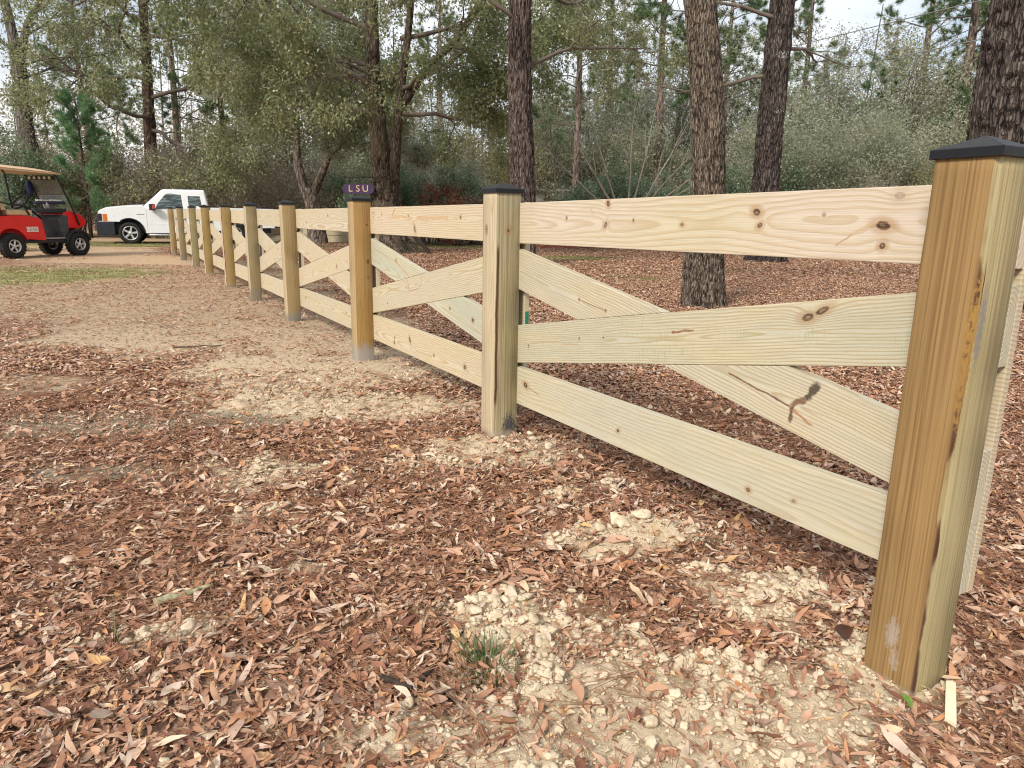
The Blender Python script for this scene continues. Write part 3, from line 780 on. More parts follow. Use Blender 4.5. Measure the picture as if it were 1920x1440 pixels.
for i, s in enumerate(POST_S):
    dz = PTOP[i] - 1.33
    bt = obj('batten', plank_me('batten', [(0, 0), (.138, 0), (.138, 1.03), (0, 1.03)], .028), WB[i % 3], fence,
             FI @ frameM(s + .1385, .245 + dz, PB + .0015 + BT + .0015))
    if i == 1:
        obj('tag_strip', box_me('tag_strip', .139, .1405, .004, .024, .235, .485), GREENT, bt)
# ------------------------------------------------------------------ trees
def bark(name, dark, mid, pale, sx=22.0, sz=3.2, flakes=.5, moss=None, lichen=()):
    k = M(name, .92, .15)
    x, y, z = k.xyz(k.coord())
    st = k.noise(k.vec(x * sx, y * sx, z * sz), 1.0, 4, .6, .4)
    pl = k.voro(k.vec(x * sx * .7, y * sx * .7, z * sz * 1.1), 1.0)
    big = k.noise(k.vec(x * 2.2, y * 2.2, z * .9), 1.0, 3)
    fl = k.noise(k.vec(x * sx * 2.5, y * sx * 2.5, z * sz * 3.0 + 7.0), 1.0, 3)
    rel = k.attr('relief')
    wb_ = (st - .5) * .9
    ck = k.voro(k.vec(x * sx * .62 + wb_, y * sx * .62 + wb_, z * sz * .85 + wb_), 1.0, 'DISTANCE_TO_EDGE').step(.02, .20)
    f = (st - .5) * .5 + (ck - .5) * .42 + .12 + rel * .62
    c = k.ramp(f, [(.08, dark), (.34, tuple(.5 * a + .5 * b for a, b in zip(dark, mid))), (.62, mid), (.95, tuple(.6 * a + .4 * b for a, b in zip(mid, pale)))])
    c = k.mix(fl.step(.57, .66) * rel.step(.3, .6) * big.step(.36, .55) * flakes, c, pale)
    if moss: c = k.mix(big.step(.5, .72) * moss[1], c, moss[0])
    for lx, ly, lz, sx_, sz_ in lichen:
        d = ((x - lx) / sx_).sq() + ((z - lz) / sz_).sq()
        sp = k.voro(k.vec(x * 42, y * 42, z * 22), 1.0).step(.42, .30)
        c = k.mix((d + (fl - .5) * 2.0).step(1.3, .5) * sp * y.step(.05, -.05), c, (.58, .57, .53))
    k.color(c); k.bump(ck * .9 + st * .5, .03, 1.0)
    return k.m
B_OAK = bark('oak_bark_brown', (.028, .020, .015), (.19, .15, .115), (.40, .34, .275), 68, 9, .6)
B_DARK = bark('oak_bark_dark', (.016, .012, .011), (.105, .082, .072), (.27, .235, .20), 36, 5, .30)
B_RED = bark('oak_bark_purplish', (.020, .013, .012), (.145, .11, .097), (.32, .27, .235), 40, 5, .35)
B_PINE = bark('pine_bark', (.06, .042, .033), (.22, .165, .135), (.36, .29, .25), 9, 2.2, .3)
B_VINE = bark('vine_covered_bark', (.035, .022, .018), (.13, .085, .066), (.27, .21, .17), 24, 9, .3)
B_GREY = bark('grey_smooth_bark', (.10, .08, .07), (.22, .18, .155), (.36, .32, .28), 14, 3, .35)
def trunk_me(name, path, sides=40, rows=90, amp=.10, flare=.35, seed=0, ks=9, kz=1.6):
    """path: (x, y, z, r) control points; ridged bark relief"""
    P = np.array(path, float); t = np.linspace(0, 1, len(P)); tt = np.linspace(0, 1, rows)
    def smooth(c):   # Catmull-Rom
        out = np.empty(rows)
        for i, q in enumerate(tt):
            j = min(int(q * (len(P) - 1)), len(P) - 2); u = q * (len(P) - 1) - j
            p0, p1, p2, p3 = c[max(j - 1, 0)], c[j], c[j + 1], c[min(j + 2, len(P) - 1)]
            out[i] = .5 * (2 * p1 + (p2 - p0) * u + (2 * p0 - 5 * p1 + 4 * p2 - p3) * u * u + (3 * p1 - p0 - 3 * p2 + p3) * u ** 3)
        return out
    cx, cy, cz, cr = (smooth(P[:, i]) for i in range(4))
    th = np.arange(sides) * 2 * math.pi / sides
    h = cz - cz[0]
    TT, HH = np.meshgrid(th, h)
    # periodic ridges: sample noise on a cylinder by blending two sheets
    wv = TT + .35 * (fbm(HH * .8, TT * 0 + seed, seed) - .5)
    u = (wv / (2 * math.pi)) % 1.0
    n = vnoise(u * ks * 3, HH * kz * 2, seed); m_ = vnoise((u - 1) * ks * 3, HH * kz * 2, seed)
    w = sstep(.85, 1.0, u); rel = n * (1 - w) + m_ * w
    n2 = vnoise(u * ks * 7, HH * kz * 5, seed + 3); m2 = vnoise((u - 1) * ks * 7, HH * kz * 5, seed + 3)
    n2 = n2 * (1 - w) + m2 * w
    rel = .72 * np.clip(np.abs(rel - .5) * 3.6, 0, 1) + .28 * np.clip(np.abs(n2 - .5) * 3.2, 0, 1)
    rr = cr[:, None] * (1 + amp * (rel - .5) * 2 + .06 * np.sin(TT * 2 + seed) )
    if flare:
        rr = rr * (1 + flare * np.exp(-HH / .28) * (.7 + .6 * np.cos(TT * 5 + seed)))
    V = np.stack([cx[:, None] + rr * np.cos(TT), cy[:, None] + rr * np.sin(TT), np.repeat(cz[:, None], sides, 1)], -1).reshape(-1, 3)
    i = np.arange(rows - 1)[:, None] * sides + np.arange(sides)[None, :]; j = np.arange(rows - 1)[:, None] * sides + (np.arange(sides)[None, :] + 1) % sides
    F = np.stack([i, j, j + sides, i + sides], -1).reshape(-1, 4)
    me = mesh_np(name, V, [F, (np.arange(sides) + (rows - 1) * sides)[None, :]], True)
    a = me.attributes.new('relief', 'FLOAT', 'POINT'); a.data.foreach_set('value', rel.ravel().astype(np.float32))
    return me
def foliage_mat(name, stops, trans=.3, rough=.36):
    k = M(name, rough, .5)
    f = (k.attr('rnd') + k.rnd() * .35).fract()
    col = k.ramp(f, stops); k.color(col)
    t = k.nt.nodes.new('ShaderNodeBsdfTranslucent'); k.nt.links.new(col, t.inputs['Color'])
    mx = k.nt.nodes.new('ShaderNodeMixShader'); mx.inputs[0].default_value = trans
    out = [n for n in k.nt.nodes if n.type == 'OUTPUT_MATERIAL'][0]
    k.nt.links.new(k.b.outputs[0], mx.inputs[1]); k.nt.links.new(t.outputs[0], mx.inputs[2]); k.nt.links.new(mx.outputs[0], out.inputs[0])
    return k.m
L_OAK = foliage_mat('water_oak_leaf', [(0, (0.101, 0.134, 0.062)), (0.3, (0.190, 0.235, 0.106)), (0.6, (0.280, 0.314, 0.151)), (0.85, (0.358, 0.347, 0.168)), (1, (0.448, 0.504, 0.358))], .42)
L_DARK = foliage_mat('evergreen_leaf', [(0, (0.072, 0.117, 0.062)), (0.4, (0.143, 0.215, 0.120)), (0.75, (0.221, 0.299, 0.182)), (1, (0.351, 0.429, 0.312))], .42)
L_GREY = foliage_mat('grey_green_leaf', [(0, (.22, .25, .165)), (.4, (.33, .355, .24)), (.75, (.41, .43, .30)), (1, (.50, .50, .36))], .42)
L_PINE = foliage_mat('pine_needle', [(0, (0.062, 0.125, 0.056)), (0.5, (0.125, 0.206, 0.088)), (1, (0.225, 0.294, 0.138))])
L_YPINE = foliage_mat('young_pine_needle', [(0, (.11, .23, .10)), (.5, (.18, .34, .16)), (1, (.28, .43, .23))])
L_RUST = foliage_mat('rust_leaf', [(0, (.15, .055, .03)), (.5, (.27, .11, .065)), (1, (.38, .20, .12))])
L_OLIVE = foliage_mat('olive_leaf', [(0, (0.143, 0.143, 0.066)), (0.5, (0.264, 0.253, 0.121)), (1, (0.396, 0.363, 0.198))], .42)
L_TAN = foliage_mat('tan_leaf', [(0, (.22, .18, .125)), (.5, (.33, .285, .205)), (1, (.45, .40, .30))], .4)
k = M('twig', .9, .15); nn = k.noise(k.coord(), 6, 3); k.color(k.mix(nn, (.085, .066, .055), (.23, .19, .16))); TWIG = k.m
k = M('pale_twig', .9, .15); nn = k.noise(k.coord(), 5, 3); k.color(k.mix(nn, (.17, .145, .115), (.36, .32, .27))); PTWIG = k.m
def unit(v): return v / (np.linalg.norm(v, axis=-1, keepdims=True) + 1e-9)
def leaf_quads(P, D, L, W, rng, fold=.25):
    n = len(P); A = unit(np.cross(D, rng.normal(size=(n, 3)))); B = np.cross(D, A)
    L = (L * rng.uniform(.65, 1.25, n))[:, None]; W = (W * rng.uniform(.7, 1.2, n))[:, None]
    mid = P + D * L * .45
    V = np.stack([P, mid + A * W * .5 + B * W * fold, P + D * L, mid - A * W * .5 + B * W * fold], 1).reshape(-1, 3)
    F = np.arange(4 * n).reshape(n, 4)
    return V, F
def crown_mesh(name, V, F, R_):
    me = mesh_np(name, V, F)
    a = me.attributes.new('rnd', 'FLOAT', 'POINT'); a.data.foreach_set('value', np.asarray(R_, np.float32)); return me
def grow(rng, p, d, L, r, lev, cfg, polys, tips):
    n = cfg['n'][lev]; st = L / n; pts = [p.copy()]; rad = [r]
    dd = d.copy()
    for i in range(n):
        dd = unit(dd + rng.normal(size=3) * cfg['wob'][lev] + np.array([0, 0, cfg['trop'][lev]]))
        p = p + dd * st; pts.append(p.copy()); rad.append(r * (1 - (i + 1) / n * cfg.get('taper', .75)))
    polys.append((np.array(pts), np.array(rad), lev))
    if lev == len(cfg['n']) - 1:
        tips.append(np.array(pts)); return
    nb = cfg['kids'][lev]
    nb = max(1, int(round(nb * rng.uniform(.75, 1.25))))
    for q in range(nb):
        t = cfg.get('start', .25) + (1 - cfg.get('start', .25)) * (q + rng.rand()) / nb
        f = min(t * n, n - 1e-6); j = int(f); pp = pts[j] + (pts[j + 1] - pts[j]) * (f - j)
        ax = unit(pts[j + 1] - pts[j]); s = unit(np.cross(ax, rng.normal(size=3)))
        a = cfg['ang'][lev] * rng.uniform(.7, 1.25)
        nd = unit(ax * math.cos(a) + s * math.sin(a))
        grow(rng, pp, nd, L * cfg['len'][lev] * rng.uniform(.7, 1.2) * (1.15 - .5 * t), max(rad[j] * cfg.get('rr', .55), .004), lev + 1, cfg, polys, tips)
def wood_mesh(name, polys, minr=0.0):
    big = [(p, r) for p, r, l in polys if l <= 1]; small = [(p, r) for p, r, l in polys if l > 1]
    Vs, Fs, off = [], [], 0
    for lst, sd in ((big, 6), (small, 3)):
        if lst:
            V, F = tubes([(p, np.maximum(r, minr)) for p, r in lst], sd); Vs.append(V); Fs.append(F + off); off += len(V)
    return mesh_np(name, np.concatenate(Vs), np.concatenate(Fs), True)
def leaves_on(rng, tips, per, spread, L, W, droop=0.0, clump=True):
    Ps, Ds, Rn = [], [], []
    for t in tips:
        n = rng.poisson(per)
        if n == 0: continue
        f = rng.uniform(.15, 1, n) * (len(t) - 1.001); j = f.astype(int)
        P = t[j] + (t[j + 1] - t[j]) * (f - j)[:, None] + rng.normal(size=(n, 3)) * spread
        D = unit(rng.normal(size=(n, 3)) + unit(t[-1] - t[0]) * .7 + np.array([0, 0, -droop]))
        Ps.append(P); Ds.append(D)
        b = rng.rand() if clump else 0
        Rn.append(np.clip(.65 * b + .45 * rng.rand(n) if clump else rng.rand(n), 0, .999))
    P, D, Rn = np.concatenate(Ps), np.concatenate(Ds), np.concatenate(Rn)
    V, F = leaf_quads(P, D, L, W, rng); return V, F, np.repeat(Rn, 4)
def needles_on(rng, tips, tufts, nn, L, W):
    Vs, Rn = [], []
    for t in tips:
        for q in range(tufts):
            f = rng.uniform(.2, 1) * (len(t) - 1.001); j = int(f); P = t[j] + (t[j + 1] - t[j]) * (f - j); ax = unit(t[-1] - t[0])
            D = unit(rng.normal(size=(nn, 3)) * .75 + ax * .6 + np.array([0, 0, .25])); A = unit(np.cross(D, rng.normal(size=(nn, 3))))
            LL = (L * rng.uniform(.7, 1.2, nn))[:, None]
            Vs.append(np.stack([P - A * W, P + A * W, P + D * LL], 1).reshape(-1, 3)); Rn.append(np.repeat(np.clip(rng.rand() * .7 + .3 * rng.rand(nn), 0, .99), 3))
    V = np.concatenate(Vs); return V, np.arange(len(V)).reshape(-1, 3), np.concatenate(Rn)
def G(x, y): return float(ground_z(np.array([x]), np.array([y]))[0])
def tree_from(name, parts, loc, label, cat='tree', group=None, rz=0, sc=1.0):
    """parts: list of (part name, mesh, material)"""
    e = empty(name, loc, rz, label=label, cat=cat, group=group); e.scale = (sc, sc, sc) if np.isscalar(sc) else sc
    for pn, me, m in parts: obj(pn, me, m, e)
    return e
def rel_path(path, o): return [(x - o[0], y - o[1], z - o[2], r) for x, y, z, r in path]
def limb_poly(path): p = np.array(path); return (p[:, :3], p[:, 3], 0)
def hero_tree(name, label, paths, bk, cfg, crown=None, seed=0, starts=None, amp=.09, ks=9, kz=1.6, extra=(), rows=110, sides=48, flare=.3):
    rng = RS(seed); o = paths[0][0][:3]; o = (o[0], o[1], G(o[0], o[1]) - .03)
    e = empty(name, o, 0, label=label, cat='tree')
    p0 = rel_path(paths[0], o); p0[0] = (p0[0][0], p0[0][1], 0, p0[0][3])
    tr = obj('trunk', trunk_me('trunk', p0, sides, rows, amp, flare, seed, ks, kz), bk, e)
    polys, tips = [], []
    for pth in paths[1:]:
        obj('limb', trunk_me('limb', rel_path(pth, o), 28, 60, amp, 0, seed + 5, ks, kz), bk, e)
    for (p, d, L, r) in (starts or []):
        grow(rng, np.array(p, float) - np.array(o), unit(np.array(d, float)), L, r, 0, cfg, polys, tips)
    if polys: obj('branches', wood_mesh('branches', polys, .004), TWIG, e)
    if crown and tips:
        V, F, Rn = leaves_on(rng, tips, *crown[1:]); obj('crown', crown_mesh('crown', V, F, Rn), crown[0], e)
    return e
OAKC = dict(n=[7, 6, 4, 3], wob=[.20, .28, .32, .35], trop=[.02, -.05, -.14, -.22], kids=[5, 6, 6], ang=[.75, .8, .8], len=[.60, .55, .50], rr=.5, start=.25)
BAREC = dict(n=[6, 5, 5, 4], wob=[.14, .2, .24, .28], trop=[.08, .08, .06, .04], kids=[5, 5, 5], ang=[.6, .65, .7], len=[.6, .58, .55], rr=.55, start=.3)
# --- the five large trunks
hero_tree('oak_tree', 'brown ridged oak trunk rising just behind the nearest fence section',
    [[(2.597, 9.6, .05, .262), (2.554, 9.6, .822, .236), (2.548, 9.6, 1.651, .206), (2.449, 9.6, 2.769, .193), (2.27, 9.6, 3.887, .18), (2.14, 9.6, 4.772, .165), (1.95, 9.6, 7.5, .13)]],
    B_OAK, OAKC, (L_OAK, 14, .12, .075, .028, .3), 71, [((2.1, 9.6, 5.6), (math.cos(a), math.sin(a), .5), 2.6, .06) for a in (0.3, 1.9, 3.4, 5.0)], amp=.06, ks=19, kz=3.2, rows=260, sides=120, flare=.16)
hero_tree('oak_tree', 'nearly black oak trunk with white lichen bands between brown trunk and corner post',
    [[(7.35, 20.8, .1, .44), (7.163, 20.8, 2.229, .35), (7.139, 20.8, 4.653, .326), (7.161, 20.8, 7.08, .302), (7.136, 20.8, 9.0, .267), (7.1, 20.8, 12, .2)]],
    bark('lichen_banded_bark', (.013, .010, .010), (.09, .07, .063), (.27, .235, .20), 34, 5, .35, None, [(-.15, 0, 5.55, .20, .10), (-.05, 0, 4.1, .22, .06)]),
    BAREC, (L_OLIVE, 8, .12, .07, .028, .2), 72, [((7.15, 20.8, z), (math.cos(a), math.sin(a), .15), 3.6, .06) for z, a in ((5.2, 2.9), (5.8, .3), (6.6, 3.6), (6.9, 5.6), (7.6, .9), (8.2, 2.4))], amp=.09, ks=13, kz=1.8, rows=170, sides=64, flare=.45)
hero_tree('oak_tree', 'straight dark purplish oak trunk standing behind the second post from the corner',
    [[(.196, 17.5, .1, .33), (.19, 17.5, 1.984, .305), (.093, 17.5, 4.024, .274), (.06, 17.5, 6.068, .254), (.07, 17.5, 7.685, .225), (.1, 17.5, 10.5, .18)]],
    B_RED, OAKC, (L_OAK, 26, .14, .08, .032, .3), 73, [((.08, 17.5, z), (math.cos(a), math.sin(a), .05), 3.2, .055) for z, a in ((4.6, .15), (5.6, 3.3), (6.3, .6), (7.2, 2.6), (7.4, 5.5))], amp=.10, ks=13, kz=2.2, rows=190, sides=70, flare=.3)
hero_tree('oak_tree', 'massive dark oak trunk rising behind the near corner post',
    [[(7.074, 10.1, .07, .58), (6.81, 10.1, 1.731, .509), (6.712, 10.1, 2.464, .479), (6.68, 10.1, 3.305, .441), (6.661, 10.1, 4.082, .405), (6.597, 10.1, 5.013, .368), (6.5, 10.1, 8, .28)]],
    B_DARK, OAKC, None, 74, None, amp=.09, ks=17, kz=2.4, rows=190, sides=96, flare=.35)
starts = [((-4.2, 22.5, z), (math.cos(a), math.sin(a), u), L, .09) for z, a, u, L in
          ((4.3, 3.0, .10, 5.2), (5.0, 3.6, .18, 5.8), (5.6, 2.5, .2, 5.8), (6.6, 3.2, .15, 6.2), (7.4, 3.9, .2, 5.4), (7.6, 2.7, .25, 5.6), (8.4, 1.6, .3, 4.5), (8.4, 4.6, .2, 4.5), (8.8, 3.1, .35, 5))]
starts += [((-3.45, 22.6, z), (math.cos(a), math.sin(a), u), L, .08) for z, a, u, L in ((4.3, .3, -.08, 3.6), (5.0, 5.6, .0, 3.6), (5.4, .9, .1, 3.4), (6.4, .1, .1, 4.2), (7.4, 5.2, .1, 4.0))]
starts += [((-4.25, 22.4, 5.3), (math.cos(a), math.sin(a), .06), L, .06) for a, L in ((3.3, 4.4), (2.8, 5.0), (4.2, 3.6))]
starts += [((-2.0, 22.5, 6.2), (1, -.2, -.05), 3.6, .06), ((-1.3, 22.5, 7.1), (1, .3, .1), 3.2, .06), ((-2.6, 22.5, 5.6), (.6, -.7, -.15), 3.0, .05)]
hero_tree('oak_tree', 'big forked live oak with spreading leafy crown carrying the purple sign',
    [[(-3.593, 22.5, .09, .60), (-3.863, 22.5, .708, .49), (-4.0, 22.5, 1.839, .447), (-4.0, 22.5, 2.45, .44)],
     [(-4.104, 22.5, 2.1, .335), (-4.171, 22.5, 3.872, .275), (-4.275, 22.5, 5.23, .239), (-4.254, 22.5, 7.411, .171), (-4.155, 22.5, 9.5, .10)],
     [(-3.86, 22.6, 1.9, .28), (-3.66, 22.6, 3.428, .165), (-3.47, 22.6, 4.961, .13), (-3.16, 22.6, 7.024, .10), (-2.95, 22.6, 8.86, .06)],
     [(-3.40, 22.55, 4.55, .155), (-2.674, 22.5, 5.548, .143), (-1.875, 22.5, 6.291, .126), (-1.199, 22.5, 7.236, .109), (-.63, 22.5, 8.3, .077)]],
    bark('live_oak_bark', (.028, .019, .013), (.155, .118, .088), (.32, .26, .20), 36, 5, .4, ((.13, .12, .06), .35)), OAKC,
    (L_OAK, 28, .18, .12, .05, .4), 75, starts, amp=.09, ks=13, kz=2.0, rows=110, sides=64, flare=.4)
# --- second oak mass left of the big one (trunk wrapped in vines)
starts = [((-16.7, 34, z), (math.cos(a), math.sin(a), u), L, .10) for z, a, u, L in
          ((5.0, 5.4, .05, 5.5), (5.6, 4.4, .0, 5.5), (6.4, .1, .1, 6.0), (7.2, 3.6, .15, 4.6), (7.8, 5.0, .15, 6.0), (9.0, .3, .2, 6.5), (9.6, 4.2, .25, 5.5), (10.2, 5.7, .25, 6), (10.6, 3.1, .3, 4.5))]
hero_tree('oak_tree', 'vine wrapped reddish trunk with leafy crown behind the white truck hood',
    [[(-17.06, 34, .19, .31), (-16.95, 34, 2.5, .26), (-16.8, 34, 5, .235), (-16.57, 34, 10, .16), (-16.5, 34, 13, .10)]], B_VINE, OAKC, (L_OAK, 24, .20, .15, .06, .4), 76, starts, amp=.16, ks=9, kz=3, rows=70, sides=30, flare=.2)
# small oak with crooked stems behind the sign
starts = [((-8.57, 29, 4.6), (-.5, .2, .4), 3.6, .06), ((-8.57, 29, 5.6), (.7, -.4, .3), 3.8, .06), ((-6.9, 29, 4.0), (.9, .1, .2), 3.2, .05), ((-6.3, 29, 4.35), (.7, -.5, .4), 2.8, .04), ((-8.5, 29, 7), (-.3, -.6, .4), 3.6, .06), ((-8.5, 29, 7.6), (.6, .3, .4), 3.6, .06), ((-7.4, 29, 3.5), (.3, -.7, .5), 2.4, .04)]
hero_tree('crooked_oak', 'small crooked oak with two curving stems left of the purple sign',
    [[(-7.95, 29, .17, .36), (-8.026, 29, 1.329, .30), (-8.123, 29, 1.95, .285), (-8.19, 29, 2.35, .28)],
     [(-8.30, 29, 2.1, .19), (-8.586, 29, 3.21, .155), (-8.583, 29, 4.411, .13), (-8.567, 29, 6.17, .124), (-8.5, 29, 8.066, .081)],
     [(-8.05, 29, 2.1, .19), (-7.65, 29, 2.919, .15), (-7.326, 29, 3.529, .12), (-6.735, 29, 4.078, .105), (-5.773, 29, 4.646, .063)]],
    bark('crooked_oak_bark', (.06, .045, .038), (.22, .175, .145), (.38, .33, .28), 14, 3, .3), OAKC, (L_GREY, 30, .17, .13, .055, .2), 77, starts, rows=50, sides=28)
# bare tree at the left
def barestarts(lst): return [((-21.8 + dx, 33, z), (math.cos(a), .35 * math.sin(a * 3), u), L, r) for dx, z, a, u, L, r in lst]
hero_tree('bare_tree', 'tall bare grey tree with open branches behind the golf cart roof',
    [[(-21.822, 33, .25, .40), (-21.655, 33, 2.871, .362), (-21.829, 33, 4.699, .333), (-21.793, 33, 6.922, .305), (-21.775, 33, 8.1, .279)],
     [(-21.768, 33, 7.7, .22), (-21.897, 33, 9.072, .185), (-22.016, 33, 10.121, .16), (-22.227, 33, 12.172, .113)],
     [(-21.70, 33, 7.6, .20), (-21.203, 33, 9.081, .138), (-20.48, 33, 10.141, .114), (-19.459, 33, 11.801, .068)],
     [(-21.65, 33, 7.5, .10), (-20.453, 33, 7.808, .081), (-18.813, 33, 7.894, .058), (-17.152, 33, 8.173, .028)],
     [(-21.75, 33, 8.0, .13), (-22.439, 33, 8.534, .116), (-23.25, 33, 9.266, .092)]],
    bark('bare_tree_bark', (.05, .042, .042), (.16, .135, .13), (.32, .29, .27), 12, 2.5, .3), BAREC, None, 78,
    barestarts([(.1, 5.6, .2, .3, 4, .05), (-.1, 6.2, 2.9, .4, 3.5, .05), (.1, 7.0, .5, .6, 4, .06), (.3, 8.6, .6, .7, 3.6, .06), (1.0, 9.6, .2, .5, 3.4, .05), (2.2, 7.85, .9, .5, 2.5, .03), (-.2, 9.6, 2.4, .5, 3, .05), (.2, 4.6, .1, .1, 3.2, .03)]), rows=80, sides=30)
# --- pines
PINEC = dict(n=[5, 4, 3], wob=[.12, .2, .25], trop=[.04, .06, .1], kids=[6, 3], ang=[.75, .7], len=[.5, .5], rr=.5, start=.35)
def pine_parts(seed, H=17, zlo=6.5, nb=26, tufts=8):
    rng = RS(seed); polys, tips = [], []
    for i in range(nb):
        z = zlo + (H - zlo) * (i + rng.rand()) / nb; a = rng.uniform(0, 6.283); L = 3.6 * (1 - .55 * (z - zlo) / (H - zlo)) * rng.uniform(.6, 1.15)
        grow(rng, np.array([0, 0, z]), unit(np.array([math.cos(a), math.sin(a), rng.uniform(-.05, .45)])), L, .045, 0, PINEC, polys, tips)
    tr = trunk_me('trunk', [(0, 0, 0, .20), (.05, 0, H * .3, .185), (0, .08, H * .6, .14), (.04, 0, H, .05)], 18, 70, .07, .2, seed, 7, 2)
    V, F, Rn = needles_on(rng, tips, tufts, 14, .28, .010)
    return [('trunk', tr, B_PINE), ('branches', wood_mesh('branches', polys, .006), TWIG), ('crown', crown_mesh('crown', V, F, Rn), L_PINE)]
PIN = [pine_parts(81, 17, 6.0), pine_parts(82, 18, 8.0, 24), pine_parts(83, 16, 4.5, 30)]
PINES = [(0, -14.64, 37, .85, 'thin pine standing just right of the truck cab roof'), (1, -14.92, 42, .8, 'slim pine behind the cab, second right of the truck'), (2, -11.68, 37, .85, 'pine with low boughs left of the crooked oak'),
         (0, 3.14, 38, .9, 'pine trunk just right of the purplish oak trunk'), (1, 7.33, 38, 1.0, 'tall pine above the bare multi stemmed shrub'), (2, 19.75, 33, 1.08, 'pale grey pine trunk left of the near corner post cap'),
         (1, 22.67, 42, 1.0, 'distant pine behind the grey green thicket at right'), (0, 9.01, 36, 1.05, 'pine hidden partly behind the brown ridged oak trunk'), (1, -4.69, 47, .9, 'far pine showing below the leafy crown near utility pole'),
         (2, 5.64, 46, 1.0, 'feathery far pine between purplish trunk and bare shrub'), (0, -19.17, 42, 1.0, 'far pine rising behind the young bright pine'), (2, 17.2, 45, 1.05, 'bushy pine with bright boughs right of the black trunk'),
         (1, -10.9, 48, .95, 'far pine behind the crooked oak stems'), (0, 13.2, 47, 1.0, 'far pine just right of the lichen banded trunk'), (2, -25.5, 44, 1.0, 'far pine at the left edge of the wood'), (1, 28.5, 44, 1.0, 'far pine right of the massive trunk')]
rp = RS(90)
for i, x, y, sc, lb in PINES:
    tree_from('pine_tree', PIN[i], (x, y, G(x, y) - .05), lb, 'tree', 'pines of the wood behind the fence', rp.uniform(0, 6.28), sc)
# young bright pine
rng = RS(95); polys, tips = [], []
for i in range(60):
    z = .5 + 5.3 * (i + rng.rand()) / 60; a = rng.uniform(0, 6.28); L = (1.75 * (1 - (z / 6.3)) + .35) * rng.uniform(.75, 1.15)
    grow(rng, np.array([0, 0, z]), unit(np.array([math.cos(a), math.sin(a), .55])), L, .02, 0, dict(n=[4, 3], wob=[.1, .15], trop=[.06, .1], kids=[5], ang=[.6], len=[.5], rr=.5, start=.3), polys, tips)
V, F, Rn = needles_on(rng, tips, 9, 15, .26, .008)
tree_from('young_pine', [('trunk', tube_me('trunk', [(0, 0, 0), (0.03, 0, 3), (0, 0, 6.3)], [.09, .06, .01], 8), B_PINE), ('branches', wood_mesh('branches', polys, .005), TWIG), ('crown', crown_mesh('crown', V, F, Rn), L_YPINE)],
          (-18.9, 32, G(-18.9, 32)), 'young bright green pine between golf cart and truck')
# --- shrubs and understory
def shrub_parts(seed, H, W, nst, per, leafm, L, Wd, twigm, spread=.14, cfg=None, lean=.55):
    rng = RS(seed); polys, tips = [], []
    cfg = cfg or dict(n=[6, 5, 4], wob=[.16, .24, .3], trop=[.05, .05, .0], kids=[7, 6], ang=[.6, .7], len=[.5, .5], rr=.5, start=.15)
    for i in range(nst):
        a = 6.283 * (i + rng.rand()) / nst; rr = W * .12 * rng.rand()
        d = unit(np.array([math.cos(a) * lean * W / H, math.sin(a) * lean * W / H, 1.0]))
        grow(rng, np.array([rr * math.cos(a), rr * math.sin(a), 0.0]), d, H * rng.uniform(.6, .95), .012 + .008 * H, 0, cfg, polys, tips)
    parts = [('stems', wood_mesh('stems', polys, .0045), twigm)]
    if per:
        V, F, Rn = leaves_on(rng, tips, per, spread, L, Wd, .1); parts.append(('crown', crown_mesh('crown', V, F, Rn), leafm))
    return parts
S_EVER = shrub_parts(101, 3.0, 3.2, 11, 50, L_DARK, .11, .05, TWIG)
S_GREY = shrub_parts(102, 5.2, 5.5, 12, 60, L_GREY, .11, .045, PTWIG, .22)
S_BARE = shrub_parts(103, 4.2, 4.6, 18, 20, L_TAN, .09, .04, PTWIG, .15)
S_OLIV = shrub_parts(104, 4.8, 4.8, 11, 50, L_OLIVE, .11, .05, TWIG, .2)
S_RUST = shrub_parts(105, 1.6, 1.6, 9, 26, L_RUST, .08, .04, TWIG, .08)
S_BROW = shrub_parts(106, 4.0, 4.4, 16, 22, L_TAN, .09, .04, TWIG, .18)
S_MED = shrub_parts(107, 2.4, 3.0, 12, 44, L_DARK, .08, .04, TWIG, .1)
